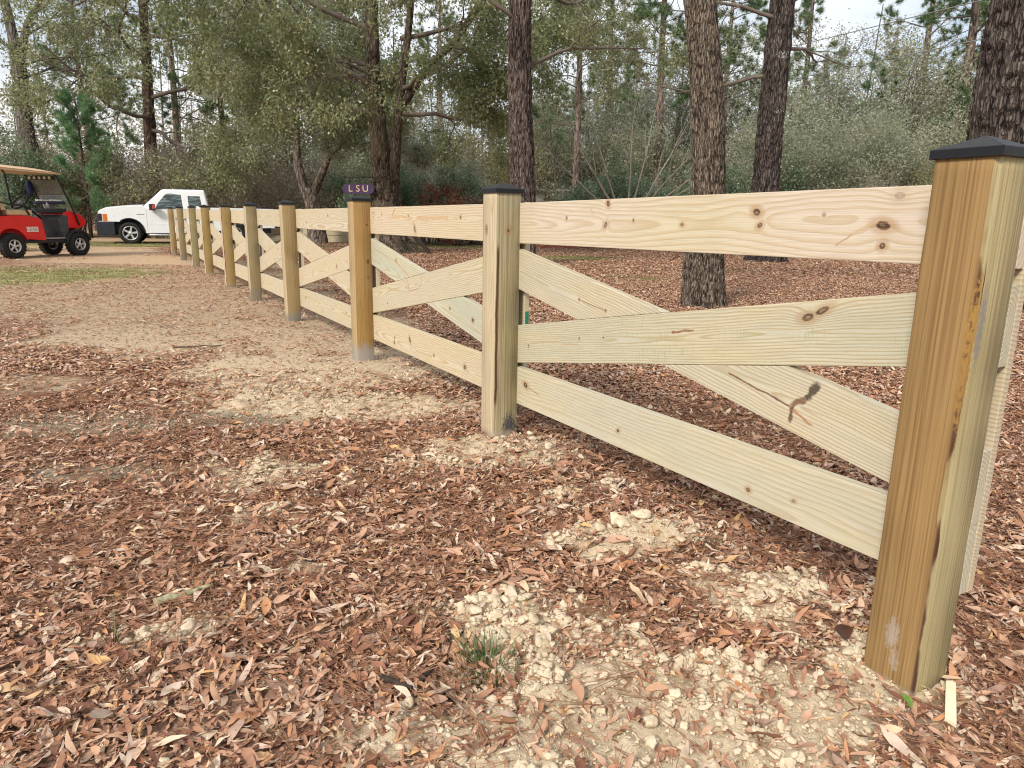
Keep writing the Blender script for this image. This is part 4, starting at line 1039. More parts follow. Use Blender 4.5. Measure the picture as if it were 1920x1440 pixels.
SHR = [(S_EVER, 'evergreen_shrub', -22.4, 31, 1.25, 'dark evergreen shrub beneath the bare tree behind the cart roof'), (S_OLIV, 'leafy_shrub', -20.6, 33.5, .85, 'olive shrub behind the golf cart windshield'),
       (S_MED, 'low_shrub', -15.0, 20.6, .72, 'low shrub seen through the golf cart frame'), (S_BARE, 'bare_shrub', -16.2, 33, .95, 'bare tangled shrub behind the truck hood'),
       (S_BROW, 'bare_shrub', -14.2, 34, 1.0, 'brown twiggy thicket behind the truck cab'), (S_BARE, 'bare_shrub', -12.0, 33.5, 1.0, 'pale twiggy thicket behind the truck bed'), (S_BROW, 'bare_shrub', -10.3, 35, 1.0, 'brown thicket left of the crooked oak'),
       (S_EVER, 'evergreen_shrub', -6.3, 33, 1.1, 'dark green shrub behind the purple sign'), (S_GREY, 'leafy_shrub', -3.1, 33, .75, 'grey green shrub right of the big forked oak'), (S_EVER, 'evergreen_shrub', -3.6, 30, .95, 'green shrub close behind the forked oak trunk'),
       (S_RUST, 'rust_shrub', -2.75, 29, 1.38, 'rust red dead shrub above the top rail'), (S_MED, 'evergreen_shrub', -1.75, 31, 1.2, 'small bright shrub between rust shrub and second post'),
       (S_MED, 'evergreen_shrub', 3.5, 29, 1.25, 'low green bush right of the white roof'), (S_MED, 'evergreen_shrub', 5.1, 30, 1.25, 'low green bush under the bare multi stemmed shrub'),
       (S_EVER, 'evergreen_shrub', 9.3, 30, 1.15, 'dark shrub peeping out behind the brown ridged trunk'), (S_OLIV, 'leafy_shrub', 1.6, 51, 1.2, 'yellowish shrub behind the white roof'),
       (S_GREY, 'leafy_shrub', 11.8, 31, 1.0, 'grey green thicket right of the black trunk'), (S_GREY, 'leafy_shrub', 14.3, 30, 1.05, 'wispy pale thicket left of the pale pine'), (S_GREY, 'leafy_shrub', 17.0, 32, 1.0, 'grey thicket around the pale pine trunk'),
       (S_OLIV, 'leafy_shrub', 16.4, 27, .62, 'low yellow green bush left of the corner post cap'), (S_OLIV, 'leafy_shrub', 19.8, 30, .9, 'olive bush between pale pine and massive trunk'), (S_BARE, 'bare_shrub', 13.0, 27, .7, 'bare brush low behind the top rail at right'),
       (S_EVER, 'evergreen_shrub', 13.2, 35, 1.5, 'broad evergreen behind the grey thickets'), (S_BROW, 'bare_shrub', 6.7, 34, .9, 'brown brush behind the bare multi stemmed shrub'), (S_GREY, 'leafy_shrub', 7.4, 41, 1.3, 'tall grey shrub left of the brown ridged trunk'),
        (S_OLIV, 'leafy_shrub', -1.3, 42, 1.2, 'yellow olive trees around the utility pole'), (S_GREY, 'leafy_shrub', -7.9, 38, 1.1, 'pale leafy shrub behind the crooked oak'),
       (S_BARE, 'bare_shrub', -24.5, 36, 1.3, 'bare brush at the left edge behind the cart'), (S_BROW, 'bare_shrub', -19.6, 37, 1.3, 'tall brown brush behind the young pine'), (S_BARE, 'bare_shrub', -17.8, 39, 1.3, 'tall pale brush behind the vine wrapped trunk'),
       (S_GREY, 'leafy_shrub', 22.8, 33, 1.0, 'grey thicket seen right of the massive trunk'), (S_OLIV, 'leafy_shrub', -13.3, 41, 1.3, 'tall olive shrub behind the slim pines'), (S_GREY, 'leafy_shrub', 4.2, 45, 1.3, 'far grey shrub between two pines')]
for parts, nm, x, y, sc, lb in SHR:
    tree_from(nm, parts, (x, y, G(x, y) - .03), lb, 'shrub', None, rp.uniform(0, 6.28), sc * np.array([1, 1, rp.uniform(.92, 1.1)]))
S_TALL = shrub_parts(108, 9.0, 6.0, 7, 16, L_GREY, .13, .055, TWIG, .30, dict(n=[8, 6, 4, 3], wob=[.10, .2, .26, .3], trop=[.05, .05, .03, .0], kids=[7, 5, 4], ang=[.6, .7, .7], len=[.42, .5, .5], rr=.5, start=.2), .45)
S_TALO = shrub_parts(109, 9.5, 6.0, 7, 13, L_OLIVE, .13, .055, PTWIG, .30, dict(n=[8, 6, 4, 3], wob=[.10, .2, .26, .3], trop=[.05, .05, .03, .0], kids=[7, 5, 4], ang=[.6, .7, .7], len=[.42, .5, .5], rr=.5, start=.2), .45)
TALL = [(S_TALO, -16.6, 44, .8, 'tall olive tree behind the truck cab'), (S_TALL, -12.4, 43, 1.0, 'tall grey green tree left of the crooked oak'),
        (S_TALO, -8.8, 44, 1.1, 'tall olive tree behind the crooked oak'), (S_TALL, -5.4, 45, 1.0, 'tall grey green tree behind the forked oak'), (S_TALO, .4, 47, 1.05, 'tall olive tree behind the purplish trunk'),
        (S_TALL, 5.9, 49, 1.1, 'tall grey green tree above the white roof'), (S_TALL, 10.8, 43, 1.0, 'tall grey green tree between the brown and black trunks'), (S_TALO, 15.0, 42, .9, 'tall olive tree right of the black trunk'),
        (S_TALL, 19.0, 41, .95, 'tall grey green tree behind the pale pine'), (S_TALO, 24.5, 40, 1.0, 'tall olive tree behind the massive trunk'),
        (S_TALL, 12.6, 37, 1.15, 'full grey green tree just right of the black trunk'), (S_TALL, 16.6, 36, 1.1, 'full grey green tree left of the pale pine trunk'), (S_TALO, 20.9, 37, 1.15, 'full olive tree right of the pale pine trunk'), (S_TALL, 8.7, 46, 1.25, 'tall pale tree seen past the brown ridged trunk'), (S_TALL, 2.6, 43, 1.1, 'tall pale tree above the white roof gap')]
for parts, x, y, sc, lb in TALL:
    tree_from('understory_tree', parts, (x, y, G(x, y) - .03), lb, 'tree', 'leafy trees of the wood', rp.uniform(0, 6.28), sc)
# bare multi-stemmed shrub above the top rail
CRC = dict(n=[8, 6, 5], wob=[.06, .12, .16], trop=[.02, .05, .05], kids=[4, 3], ang=[.35, .45], len=[.55, .5], rr=.55, start=.4, taper=.85)
rng = RS(120); polys, tips = [], []
for a, u, L in ((2.9, .75, 4.6), (2.6, 1.3, 4.8), (2.2, 2.4, 4.8), (1.4, 3.5, 4.6), (.9, 2.2, 4.8), (.5, 1.3, 4.8), (.15, .8, 4.8), (5.9, 1.0, 4.2), (3.5, 1.1, 4.2), (.3, .55, 4.0)):
    grow(rng, np.array([.1 * math.cos(a), .1 * math.sin(a), 0]), unit(np.array([math.cos(a), .5 * math.sin(a), u])), L, .045, 0, CRC, polys, tips)
tree_from('multi_stemmed_shrub', [('stems', wood_mesh('stems', polys, .007), PTWIG)], (4.05, 26, 1.0 + G(4, 26)), 'leafless shrub of many pale fanned stems above the top rail', 'shrub')
# --- the wood beyond, one mass
rng = RS(130); Ps, Rn, polys = [], [], []
for i in range(900):
    x = rng.uniform(-58, 58); y = rng.uniform(50, 72); h = rng.uniform(0, 1) ** 2.0 * 10 * (.55 + .9 * vnoise(np.array([x * .12]), np.array([1.5]), 3)[0]); sz = rng.uniform(1.0, 2.2)
    n = 130; q = rng.normal(size=(n, 3)) * np.array([sz, sz, sz * .7]) + np.array([x, y, h + .4]); q[:, 2] = np.maximum(q[:, 2], .1)
    Ps.append(q); Rn.append(np.clip(rng.rand() * .75 + .25 * rng.rand(n), 0, .99))
P = np.concatenate(Ps); Rn = np.concatenate(Rn)
V, F = leaf_quads(P, unit(rng.normal(size=P.shape)), .30, .15, rng)
for i in range(110):
    x = rng.uniform(-60, 60); y = rng.uniform(48, 76); h = rng.uniform(5, 17); b = rng.normal(size=2) * .5
    polys.append((np.array([(x, y, 0), (x + b[0] * .5, y, h * .5), (x + b[0], y + b[1], h)]), np.array([1, .8, .3]) * rng.uniform(.05, .17), 2))
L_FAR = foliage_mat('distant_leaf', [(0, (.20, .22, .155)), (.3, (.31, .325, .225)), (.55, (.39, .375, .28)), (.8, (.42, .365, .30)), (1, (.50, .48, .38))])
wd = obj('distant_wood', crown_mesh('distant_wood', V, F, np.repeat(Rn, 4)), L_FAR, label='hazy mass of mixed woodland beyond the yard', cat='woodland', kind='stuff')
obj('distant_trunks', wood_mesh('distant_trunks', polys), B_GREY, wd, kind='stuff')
# ------------------------------------------------------------------ vehicles
WHITE = plain('white_paint', (.78, .80, .83), .28, .5, 0, .02, 3)
BLKP = plain('black_plastic', (.018, .02, .026), .55, .4, 0, .2, 12)
DKBLUE = plain('dark_bumper_plastic', (.018, .022, .032), .5, .4, 0, .15, 9)
RUB = plain('tyre_rubber', (.022, .021, .021), .8, .25, 0, .3, 30)
ALU = plain('alloy_metal', (.66, .66, .67), .32, .5, .7, .12, 20)
STEEL = plain('satin_steel', (.42, .42, .43), .4, .5, .7, .15, 20)
RED = plain('red_paint', (.66, .014, .018), .25, .5, 0, .06, 4)
TAN = plain('tan_roof_plastic', (.64, .44, .27), .45, .4, 0, .06, 5)
SEATM = plain('tan_vinyl', (.56, .42, .25), .5, .4, 0, .08, 10)
ORANGE = plain('amber_lens', (.62, .17, .02), .2, .5, 0, .1, 30)
RLENS = plain('red_lens', (.45, .06, .03), .25, .5, 0, .1, 30)
k = M('dark_glass_reflections', .06, .6); nn = k.noise(k.coord(), 3, 3); gx_, gy_, gz_ = k.xyz(k.coord()); gn = k.noise(k.vec(gx_ * 2.0, gy_ * 2.0, gz_ * 14.0), 1.6, 4, .6); k.color(k.mix(gn.step(.45, .68), (.025, .04, .043), (.20, .26, .26))); GLASS = k.m  # pale greenish bands paint window reflections into the glass colour
k = M('tinted_windscreen', .08, .5); k.color(k.mix(k.noise(k.coord(), 4, 3), (.16, .16, .14), (.24, .24, .21))); k.set('Alpha', .55); TINT = k.m
k = M('clear_screen', .08, .5); k.color((.55, .57, .56)); k.set('Alpha', .28); CLEAR = k.m
WPAPER = plain('white_paper', (.72, .72, .72), .7, .3, 0, .05, 10)
YELL = plain('pale_yellow_lamp', (.62, .66, .38), .3, .4, 0, .05, 10)
NAVY = plain('navy_cloth', (.02, .025, .06), .9, .1, 0, .2, 10)
GREYT = plain('grey_trim', (.25, .26, .28), .5, .4, 0, .1, 10)
def prism_me(name, poly, a0, a1, bev=.012, seg=2, axes='xz'):
    """poly in (x, z), extruded along y from a0 to a1"""
    bm = bmesh.new()
    f = bm.faces.new([bm.verts.new((p, a0, q)) for p, q in poly])
    r = bmesh.ops.extrude_face_region(bm, geom=[f])
    for v in r['geom']:
        if isinstance(v, bmesh.types.BMVert): v.co.y = a1
    bmesh.ops.recalc_face_normals(bm, faces=bm.faces)
    if bev: bmesh.ops.bevel(bm, geom=list(bm.edges), offset=bev, segments=seg, affect='EDGES', profile=.6, clamp_overlap=True)
    bmesh.ops.triangulate(bm, faces=[f_ for f_ in bm.faces if len(f_.verts) > 4])
    return bm_mesh(name, bm)
def lathe_me(name, prof, n=32, smooth=True):
    """prof: (radius, y) closed list, axis along y"""
    V, F = [], []; m = len(prof)
    for i in range(n):
        a = 2 * math.pi * i / n
        for r, y in prof: V.append((r * math.cos(a), y, r * math.sin(a)))
    for i in range(n):
        for j in range(m - 1):
            a, b = i * m + j, ((i + 1) % n) * m + j; F.append((a, b, b + 1, a + 1))
    return mesh_np(name, np.array(V), np.array(F), smooth)
def arc(cx, cz, r, a0, a1, n=12): return [(cx + r * math.cos(a0 + (a1 - a0) * i / n), cz + r * math.sin(a0 + (a1 - a0) * i / n)) for i in range(n + 1)]
def wheel(parent, x, y, z, R_, W, rim, spokes, out=-1, lugs=False, steer=0):
    """wheel in the xz plane; out = -1 when its outer face looks to -y"""
    w = obj('wheel', lathe_me('axle_hub', [(.001, out * W * .30), (R_ * .16, out * W * .30), (R_ * .16, -out * W * .3), (.001, -out * W * .3)], 16), STEEL, parent, loc=(x, y, z), rot=(0, 0, steer))
    h = W / 2; rr = R_ * rim
    prof = [(rr, h * .75), (rr * 1.06, h * .96), (R_ * .86, h), (R_ * .965, h * .80), (R_, h * .45), (R_, -h * .45), (R_ * .965, -h * .80), (R_ * .86, -h), (rr * 1.06, -h * .96), (rr, -h * .75)]
    ty = obj('tyre', lathe_me('tyre', prof, 40), RUB, w)
    if lugs:
        bm = bmesh.new()
        for q in range(22):
            a = 2 * math.pi * q / 22
            for sd in (-1, 1):
                b2 = bmesh.new(); box_bm(b2, -R_ * .085, R_ * .085, sd * h * .45 - h * .40, sd * h * .45 + h * .40, R_ * .955, R_ * 1.03, .006, 1)
                bmesh.ops.rotate(b2, verts=b2.verts, cent=(0, 0, 0), matrix=Matrix.Rotation(a + sd * .07, 3, 'Y'))
                tmp = bpy.data.meshes.new('t'); b2.to_mesh(tmp); b2.free(); bm.from_mesh(tmp); bpy.data.meshes.remove(tmp)
        obj('tread', bm_mesh('tread', bm), RUB, w)
    o = out
    rm = obj('rim', lathe_me('rim', [(rr * 1.0, o * h * .80), (rr * .97, o * h * .98), (rr * .90, o * h * .92), (rr * .86, o * h * .45), (rr * .86, -o * h * .7), (rr, -o * h * .75)], 36), ALU, w)
    bm = bmesh.new()
    for q in range(spokes):
        b2 = bmesh.new(); box_bm(b2, -rr * .13, rr * .13, min(o * h * .55, o * h * .80), max(o * h * .55, o * h * .80), rr * .15, rr * .90, .006, 1)
        bmesh.ops.rotate(b2, verts=b2.verts, cent=(0, 0, 0), matrix=Matrix.Rotation(2 * math.pi * q / spokes + .2, 3, 'Y'))
        tmp = bpy.data.meshes.new('t'); b2.to_mesh(tmp); b2.free(); bm.from_mesh(tmp); bpy.data.meshes.remove(tmp)
    obj('spokes', bm_mesh('spokes', bm), ALU, w)
    obj('hub_cap', lathe_me('hub_cap', [(.001, o * h * .95), (rr * .18, o * h * .93), (rr * .26, o * h * .80), (rr * .26, o * h * .5)], 20), ALU, w)
    obj('brake', lathe_me('brake', [(.001, o * h * .2), (rr * .84, o * h * .2), (rr * .84, 0)], 24), BLKP, w)
    return w
# --- pickup truck: x back from the front bumper, y away from the camera, z up
TX, TY = -15.07, 25.95
tr = empty('pickup_truck', (TX, TY, G(TX + 1, TY + .5) + .005), R(22), label='white extended cab pickup truck parked side on behind the far posts', cat='truck')
WT = 1.98
side_poly = [(.06, .80), (.05, 1.06), (.10, 1.18), (.30, 1.265), (.9, 1.335), (1.52, 1.375), (1.75, 1.30), (2.1, 1.265), (3.99, 1.255), (3.99, .42), (1.66, .395)] + arc(1.10, .395, .52, 0, math.radians(128), 14)
side_poly = side_poly + [(.76, .80)]
for y0, y1 in ((0, .05), (WT - .05, WT)):
    obj('body_side', prism_me('body_side', side_poly, y0, y1, .014), WHITE, tr)
bed_poly = [(4.03, .50), (4.03, 1.355), (6.42, 1.345), (6.44, .62), (5.42, .60)] + arc(4.90, .41, .50, math.radians(20), math.radians(168), 12) + [(4.38, .50)]
for y0, y1 in ((0, .07), (WT - .07, WT)):
    obj('bed_side', prism_me('bed_side', bed_poly, y0, y1, .014), WHITE, tr)
obj('tailgate', box_me('tailgate', 6.36, 6.42, .07, WT - .07, .62, 1.34, .015), WHITE, tr)
obj('bed_front', box_me('bed_front', 4.04, 4.10, .07, WT - .07, .62, 1.34, .01), WHITE, tr)
obj('chassis', box_me('chassis', .55, 6.3, .22, WT - .22, .42, .72, .03), BLKP, tr)
obj('engine_bay', box_me('engine_bay', .25, 3.9, .30, WT - .30, .70, 1.20, .02), BLKP, tr)
# hood
ss = [.06, .12, .30, .60, .9, 1.2, 1.52, 1.62]; zt = [1.10, 1.19, 1.275, 1.315, 1.345, 1.37, 1.385, 1.385]
ws = np.linspace(.02, WT - .02, 13); V = []
for a, b in zip(ss, zt):
    for w_ in ws:
        u = abs(2 * w_ / WT - 1); V.append((a, w_, b + .05 * (1 - u ** 2) - .045 * max(0, (u - .86) / .14)))
nW = len(ws); F = [(i * nW + j, i * nW + j + 1, (i + 1) * nW + j + 1, (i + 1) * nW + j) for i in range(len(ss) - 1) for j in range(nW - 1)]
obj('hood', mesh_np('hood', np.array(V), np.array(F), True), WHITE, tr)
# cab
bm = bmesh.new()
lo = [bm.verts.new(p) for p in ((1.50, .03, 1.25), (3.985, .03, 1.25), (3.985, WT - .03, 1.25), (1.50, WT - .03, 1.25))]
hi = [bm.verts.new(p) for p in ((2.33, .17, 1.995), (3.85, .17, 2.005), (3.85, WT - .17, 2.005), (2.33, WT - .17, 1.995))]
for j in range(4): bm.faces.new((lo[j], lo[(j + 1) % 4], hi[(j + 1) % 4], hi[j]))
bm.faces.new(hi); bm.faces.new(lo[::-1]); bmesh.ops.recalc_face_normals(bm, faces=bm.faces)
bmesh.ops.bevel(bm, geom=list(bm.edges), offset=.07, segments=4, affect='EDGES', profile=.5)
cab = obj('cab', bm_mesh('cab', bm, False), WHITE, tr)
def wy(z): return .03 + (z - 1.25) / .71 * .14
def side_glass(name, poly, far=False):
    V = []
    for off in (-.006, .012):
        for s_, z_ in poly:
            y_ = wy(z_) + off; V.append((s_, WT - y_ if far else y_, z_))
    n = len(poly); F4 = [(i, (i + 1) % n, n + (i + 1) % n, n + i) for i in range(n)]
    me = bpy.data.meshes.new(name); me.from_pydata([tuple(v) for v in V], [], F4 + [tuple(range(n)), tuple(range(2 * n - 1, n - 1, -1))]); me.update(); return me
for far in (False, True):
    obj('window', side_glass('window', [(2.06, 1.285), (2.10, 1.42), (2.42, 1.80), (2.52, 1.84), (2.96, 1.845), (2.99, 1.82), (3.03, 1.28)], far), GLASS, tr)
    obj('window', side_glass('window', [(3.24, 1.40), (3.22, 1.82), (3.26, 1.845), (3.62, 1.845), (3.66, 1.82), (3.72, 1.40)], far), GLASS, tr)
ws_me = bpy.data.meshes.new('windscreen')
def wsp(t, w_): return (1.50 + .83 * t - .012, w_, 1.25 + .705 * t + .012)
ws_me.from_pydata([wsp(.16, .16), wsp(.16, WT - .16), wsp(.94, WT - .24), wsp(.94, .24)], [], [(0, 1, 2, 3)]); ws_me.update()
obj('windscreen', ws_me, GLASS, tr)
obj('bumper', box_me('bumper', -.03, .60, -.015, WT + .015, .31, .79, .05, 3), DKBLUE, tr)
obj('grille', box_me('grille', .02, .14, .36, WT - .36, .81, 1.10, .02), BLKP, tr)
for y0 in (-.004, WT - .34):
    hl = obj('headlight', box_me('headlight', .035, .21, y0, y0 + .344, .81, 1.09, .03), DKBLUE, tr)
    obj('indicator_lamp', box_me('indicator_lamp', .212, .375, y0 - .004 if y0 < 0 else y0 + .1, y0 + .20 if y0 < 0 else y0 + .352, .815, 1.075, .025), ORANGE, hl)
obj('fender_lip', prism_me('fender_lip', arc(1.10, .395, .545, 0, math.radians(126), 14) + arc(1.10, .395, .512, math.radians(126), 0, 14), -.012, .03, .004), DKBLUE, tr)
for y0, o_ in ((.12, -1), (WT - .12, 1)):
    for x_ in (1.10, 4.88): wheel(tr, x_, y0, .395, .392, .25, .66, 5, o_)
obj('wheel_arch', prism_me('wheel_arch', arc(1.10, .395, .50, 0, math.pi, 14), .30, .5, 0), BLKP, tr)
obj('running_board', tube_me('running_board', [(1.75, -.05, .335), (1.82, -.09, .335), (3.95, -.09, .335)], .045, 10), STEEL, tr)
obj('sill', box_me('sill', 1.70, 3.99, .06, .5, .34, .43, .02), BLKP, tr)
for s_ in (1.72, 3.06, 3.84): obj('door_seam', box_me('door_seam', s_ - .004, s_ + .004, -.0025, .02, .44, 1.26), GREYT, tr)
obj('crease_highlight_strip', box_me('crease_highlight_strip', 1.74, 3.98, -.008, .02, .735, .752, .003), WHITE, tr)  # thin raised strip added to stand in for the body crease highlight
obj('door_handle', box_me('door_handle', 2.84, 3.0, -.03, .01, 1.10, 1.135, .01), BLKP, tr)
obj('fender_badge', box_me('fender_badge', 1.38, 1.64, -.006, .01, 1.06, 1.085, .003), GREYT, tr)
mi = obj('wing_mirror', box_me('wing_mirror', 1.86, 2.06, -.30, -.05, 1.22, 1.45, .04, 3), BLKP, tr)
obj('mirror_arm', box_me('mirror_arm', 1.93, 2.02, -.10, .06, 1.25, 1.31, .01), BLKP, mi)
obj('mirror_lamp', box_me('mirror_lamp', 1.97, 2.065, -.31, -.24, 1.27, 1.42, .02), RLENS, mi)
for a in (5.25, 5.85):
    obj('bed_rail', tube_me('bed_rail', [(a, .05, 1.34), (a + .06, .05, 1.42), (a + .32, .05, 1.42), (a + .42, .05, 1.34)], .022, 8), BLKP, tr)
for ch in tr.children:
    if ch.name.startswith('wheel.') or ch.name == 'wheel': ch.location.x *= .95
    else:
        ch.data.transform(Matrix.Diagonal((.95, 1, 1, 1)))
        for g_ in ch.children: g_.data.transform(Matrix.Diagonal((.95, 1, 1, 1)))
# --- golf cart: x forward from the near rear wheel, y to its left (away), z up
CX, CY = -12.15, 17.3
ct = empty('golf_cart', (CX, CY, G(CX, CY)), R(74), label='red golf cart with tan roof and knobbly tyres beside the drive', cat='golf cart')
RW = .305
for x_, y_, o_ in ((0, .02, -1), (0, .94, 1), (1.85, .02, -1), (1.85, .94, 1)):
    wheel(ct, x_, y_, RW, RW, .22, .52, 5, o_, True, .0)
rear_poly = [(-.62, .62), (-.62, .80), (-.50, .95), (-.15, 1.02), (.35, 1.04), (.80, .98), (.86, .90), (.92, .52), (.90, .42), (.42, .46)] + arc(0, .30, .42, math.radians(18), math.radians(150), 12)
bd = obj('rear_body', prism_me('rear_body', rear_poly, -.02, .98, .035, 3), RED, ct)
obj('sill', box_me('sill', .30, 1.50, .0, .96, .36, .43, .02), BLKP, ct)
obj('sticker', box_me('sticker', .40, .72, -.026, -.0195, .64, .76, .0), WPAPER, bd)
def text_me(s, size, ext=.002):
    cu = bpy.data.curves.new('t', 'FONT'); cu.body = s; cu.size = size; cu.extrude = ext; cu.align_x = 'CENTER'; cu.align_y = 'CENTER'
    o = bpy.data.objects.new('t', cu); COL.objects.link(o); bpy.context.view_layer.update()
    me = bpy.data.meshes.new_from_object(o.evaluated_get(bpy.context.evaluated_depsgraph_get()))
    bpy.data.objects.remove(o); return me
obj('lettering', text_me('E-Z-GO', .105), RED, bd, loc=(.56, -.028, .70), rot=(R(90), 0, 0))
obj('floor', box_me('floor', .86, 1.62, .02, .94, .42, .47, .01), BLKP, ct)
obj('step_trim', box_me('step_trim', .92, 1.50, -.01, .02, .46, .49, .005), STEEL, ct)
obj('kick_panel', prism_me('kick_panel', [(1.46, .42), (1.36, .95), (1.52, 1.06), (1.66, 1.04), (1.62, .42)], .01, .95, .02), plain('grey_liner', (.06, .065, .07), .6, .3, 0, .3, 6), ct)
cowl = [(1.52, .80), (1.54, 1.12), (1.72, 1.17), (2.02, 1.10), (2.20, .96), (2.20, .80), (1.95, .70), (1.56, .72)]
obj('front_cowl', prism_me('front_cowl', cowl, .02, .94, .05, 3), RED, ct)
fend = arc(1.85, .30, .40, math.radians(15), math.radians(175), 12) + arc(1.85, .30, .34, math.radians(175), math.radians(15), 12)
for y0 in (-.07, .84): obj('front_fender', prism_me('front_fender', fend, y0, y0 + .19, .01), BLKP, ct)
obj('front_frame', box_me('front_frame', 1.45, 2.05, .25, .70, .36, .78, .03), BLKP, ct)
obj('brush_guard', tube_me('brush_guard', [(2.12, .06, .42), (2.2, .06, .62), (2.2, .06, .92), (2.2, .88, .92), (2.2, .88, .62), (2.12, .88, .42)], .02, 8), BLKP, ct)
obj('seat_base', box_me('seat_base', .0, .66, .02, .94, 1.03, 1.17, .05, 3), SEATM, ct)
obj('seat_back', prism_me('seat_back', [(-.10, 1.14), (-.22, 1.52), (-.12, 1.55), (.03, 1.16)], .06, .90, .03), SEATM, ct)
obj('rear_seat', box_me('rear_seat', -.72, -.26, .04, .92, .98, 1.10, .04, 3), SEATM, ct)
obj('hip_rail', tube_me('hip_rail', [(.55, .0, 1.05), (.42, -.01, 1.27), (.0, -.01, 1.30), (-.25, -.01, 1.36)], .02, 8), BLKP, ct)
obj('seat_frame', box_me('seat_frame', -.30, -.20, .0, .96, .98, 1.42, .02), BLKP, ct)
roof_V = []
rx = np.linspace(-1.15, 1.48, 16); ry = np.linspace(-.13, 1.09, 13)
for a in rx:
    for b in ry:
        u = (a - .165) / 1.315; v = (b - .48) / .61
        roof_V.append((a, b, 2.10 + .085 * (1 - u ** 4) * (1 - v ** 4) + .03 * (1 - u)))
nR = len(ry); F = [(i * nR + j, i * nR + j + 1, (i + 1) * nR + j + 1, (i + 1) * nR + j) for i in range(15) for j in range(12)]
V = np.array(roof_V); n = len(V); Vb = V.copy(); Vb[:, 2] = 2.06 + .02 * (1 - (V[:, 0] - .165) / 1.315)
per = [j for j in range(nR)] + [i * nR + nR - 1 for i in range(1, 16)] + [15 * nR + j for j in range(nR - 2, -1, -1)] + [i * nR for i in range(14, 0, -1)]
Fs = [(per[i], per[(i + 1) % len(per)], per[(i + 1) % len(per)] + n, per[i] + n) for i in range(len(per))]
obj('roof', mesh_np('roof', np.concatenate([V, Vb]), np.array(F + [tuple(n + q for q in f[::-1]) for f in F] + Fs)), TAN, ct)
for y0 in (-.01, .97):
    obj('front_strut', tube_me('front_strut', [(1.34, y0, 2.10), (1.46, y0, 1.98), (1.86, y0, 1.08), (1.95, y0, .80)], .022, 8), BLKP, ct)
    obj('rear_strut', tube_me('rear_strut', [(-.02, y0, 2.10), (.04, y0, 2.0), (.12, y0, 1.20)], .022, 8), BLKP, ct)
    obj('arm_strut', tube_me('arm_strut', [(.62, y0, 1.30), (.95, y0, 1.02), (1.0, y0, .95)], .02, 8), BLKP, ct)
def ws2(t): return 1.45 + .42 * (1 - t), 1.05 + .97 * t
wsc = empty('windshield'); wsc.parent = ct
def pane(nm, t0, t1, m):
    (x0, z0), (x1, z1) = ws2(t0), ws2(t1)
    me = bpy.data.meshes.new(nm); e = .006
    me.from_pydata([(x0, .02, z0), (x0, .94, z0), (x1, .94, z1), (x1, .02, z1), (x0 + e, .02, z0), (x0 + e, .94, z0), (x1 + e, .94, z1), (x1 + e, .02, z1)], [],
                   [(0, 1, 2, 3), (7, 6, 5, 4), (0, 4, 5, 1), (1, 5, 6, 2), (2, 6, 7, 3), (3, 7, 4, 0)]); me.update()
    return obj(nm, me, m, wsc)
pane('upper_pane', .52, .97, TINT); pane('lower_pane', .03, .50, CLEAR)
(x0, z0) = ws2(.51); obj('fold_bar', box_me('fold_bar', x0 - .012, x0 + .014, .02, .94, z0 - .012, z0 + .012), GREYT, wsc)
lb = obj('light_bar', box_me('light_bar', 1.36, 1.43, .04, .92, 1.93, 2.03, .01), BLKP, ct)
for q in range(5): obj('lamp', box_me('lamp', 1.353, 1.362, .10 + q * .165, .18 + q * .165, 1.945, 2.015, .003), YELL, lb)
ds = obj('dashboard', box_me('dashboard', 1.38, 1.66, .04, .92, 1.10, 1.22, .03), BLKP, ct)
obj('parcel_shelf', box_me('parcel_shelf', 1.46, 1.66, .04, .92, 1.33, 1.40, .015), plain('navy_shelf', (.02, .022, .045), .6, .3, 0, .2, 8), ct)
rs = RS(3)
for q in range(5): obj('paper', box_me('paper', 1.47, 1.62, .12 + q * .15, .24 + q * .15, 1.402, 1.425 + .03 * rs.rand(), .008), WPAPER, ct)
obj('steering_column', tube_me('steering_column', [(1.42, .62, .95), (.86, .62, 1.35)], .025, 8), BLKP, ct)
sw = [(0 + .21 * math.cos(a), .21 * math.sin(a), 0) for a in np.linspace(0, 2 * math.pi, 25)]
st = obj('steering_wheel', tube_me('steering_wheel', sw, .022, 8), BLKP, ct, loc=(.86, .62, 1.36), rot=(0, R(-48), 0))
obj('wheel_hub', lathe_me('wheel_hub', [(.001, .02), (.06, .02), (.07, -.02), (.001, -.02)], 16), GREYT, st, rot=(R(90), 0, 0))
for a in (0, 2.1, 4.2): obj('wheel_spoke', tube_me('wheel_spoke', [(0, 0, 0), (.18 * math.cos(a), .18 * math.sin(a), 0)], .012, 6), GREYT, st)
cp = lathe_me('bottle', [(.001, 0), (.035, 0), (.035, .12), (.015, .17), (.015, .20), (.001, .20)], 14); cp.transform(Matrix.Rotation(R(90), 4, 'X'))
tag(obj('water_bottle', cp, plain('clear_plastic', (.55, .6, .62), .2, .5, 0, .05, 10), mat4=Matrix.Translation(ct.location) @ Matrix.Rotation(R(74), 4, 'Z') @ Matrix.Translation((1.48, .45, 1.222))), label='small clear water bottle on the golf cart dashboard', cat='bottle')
bg = bmesh.new(); bmesh.ops.create_icosphere(bg, subdivisions=3, radius=.12)
for v in bg.verts: v.co = Vector((v.co.x * .5, v.co.y * .9, v.co.z * 1.5 + .03 * math.sin(v.co.x * 40 + v.co.z * 30)))
tag(obj('baseball_cap', bm_mesh('baseball_cap', bg, True), NAVY, mat4=Matrix.Translation(ct.location) @ Matrix.Rotation(R(74), 4, 'Z') @ Matrix.Translation((1.50, 1.00, 1.72))), label='navy cap hanging from the golf cart front strut', cat='cap')
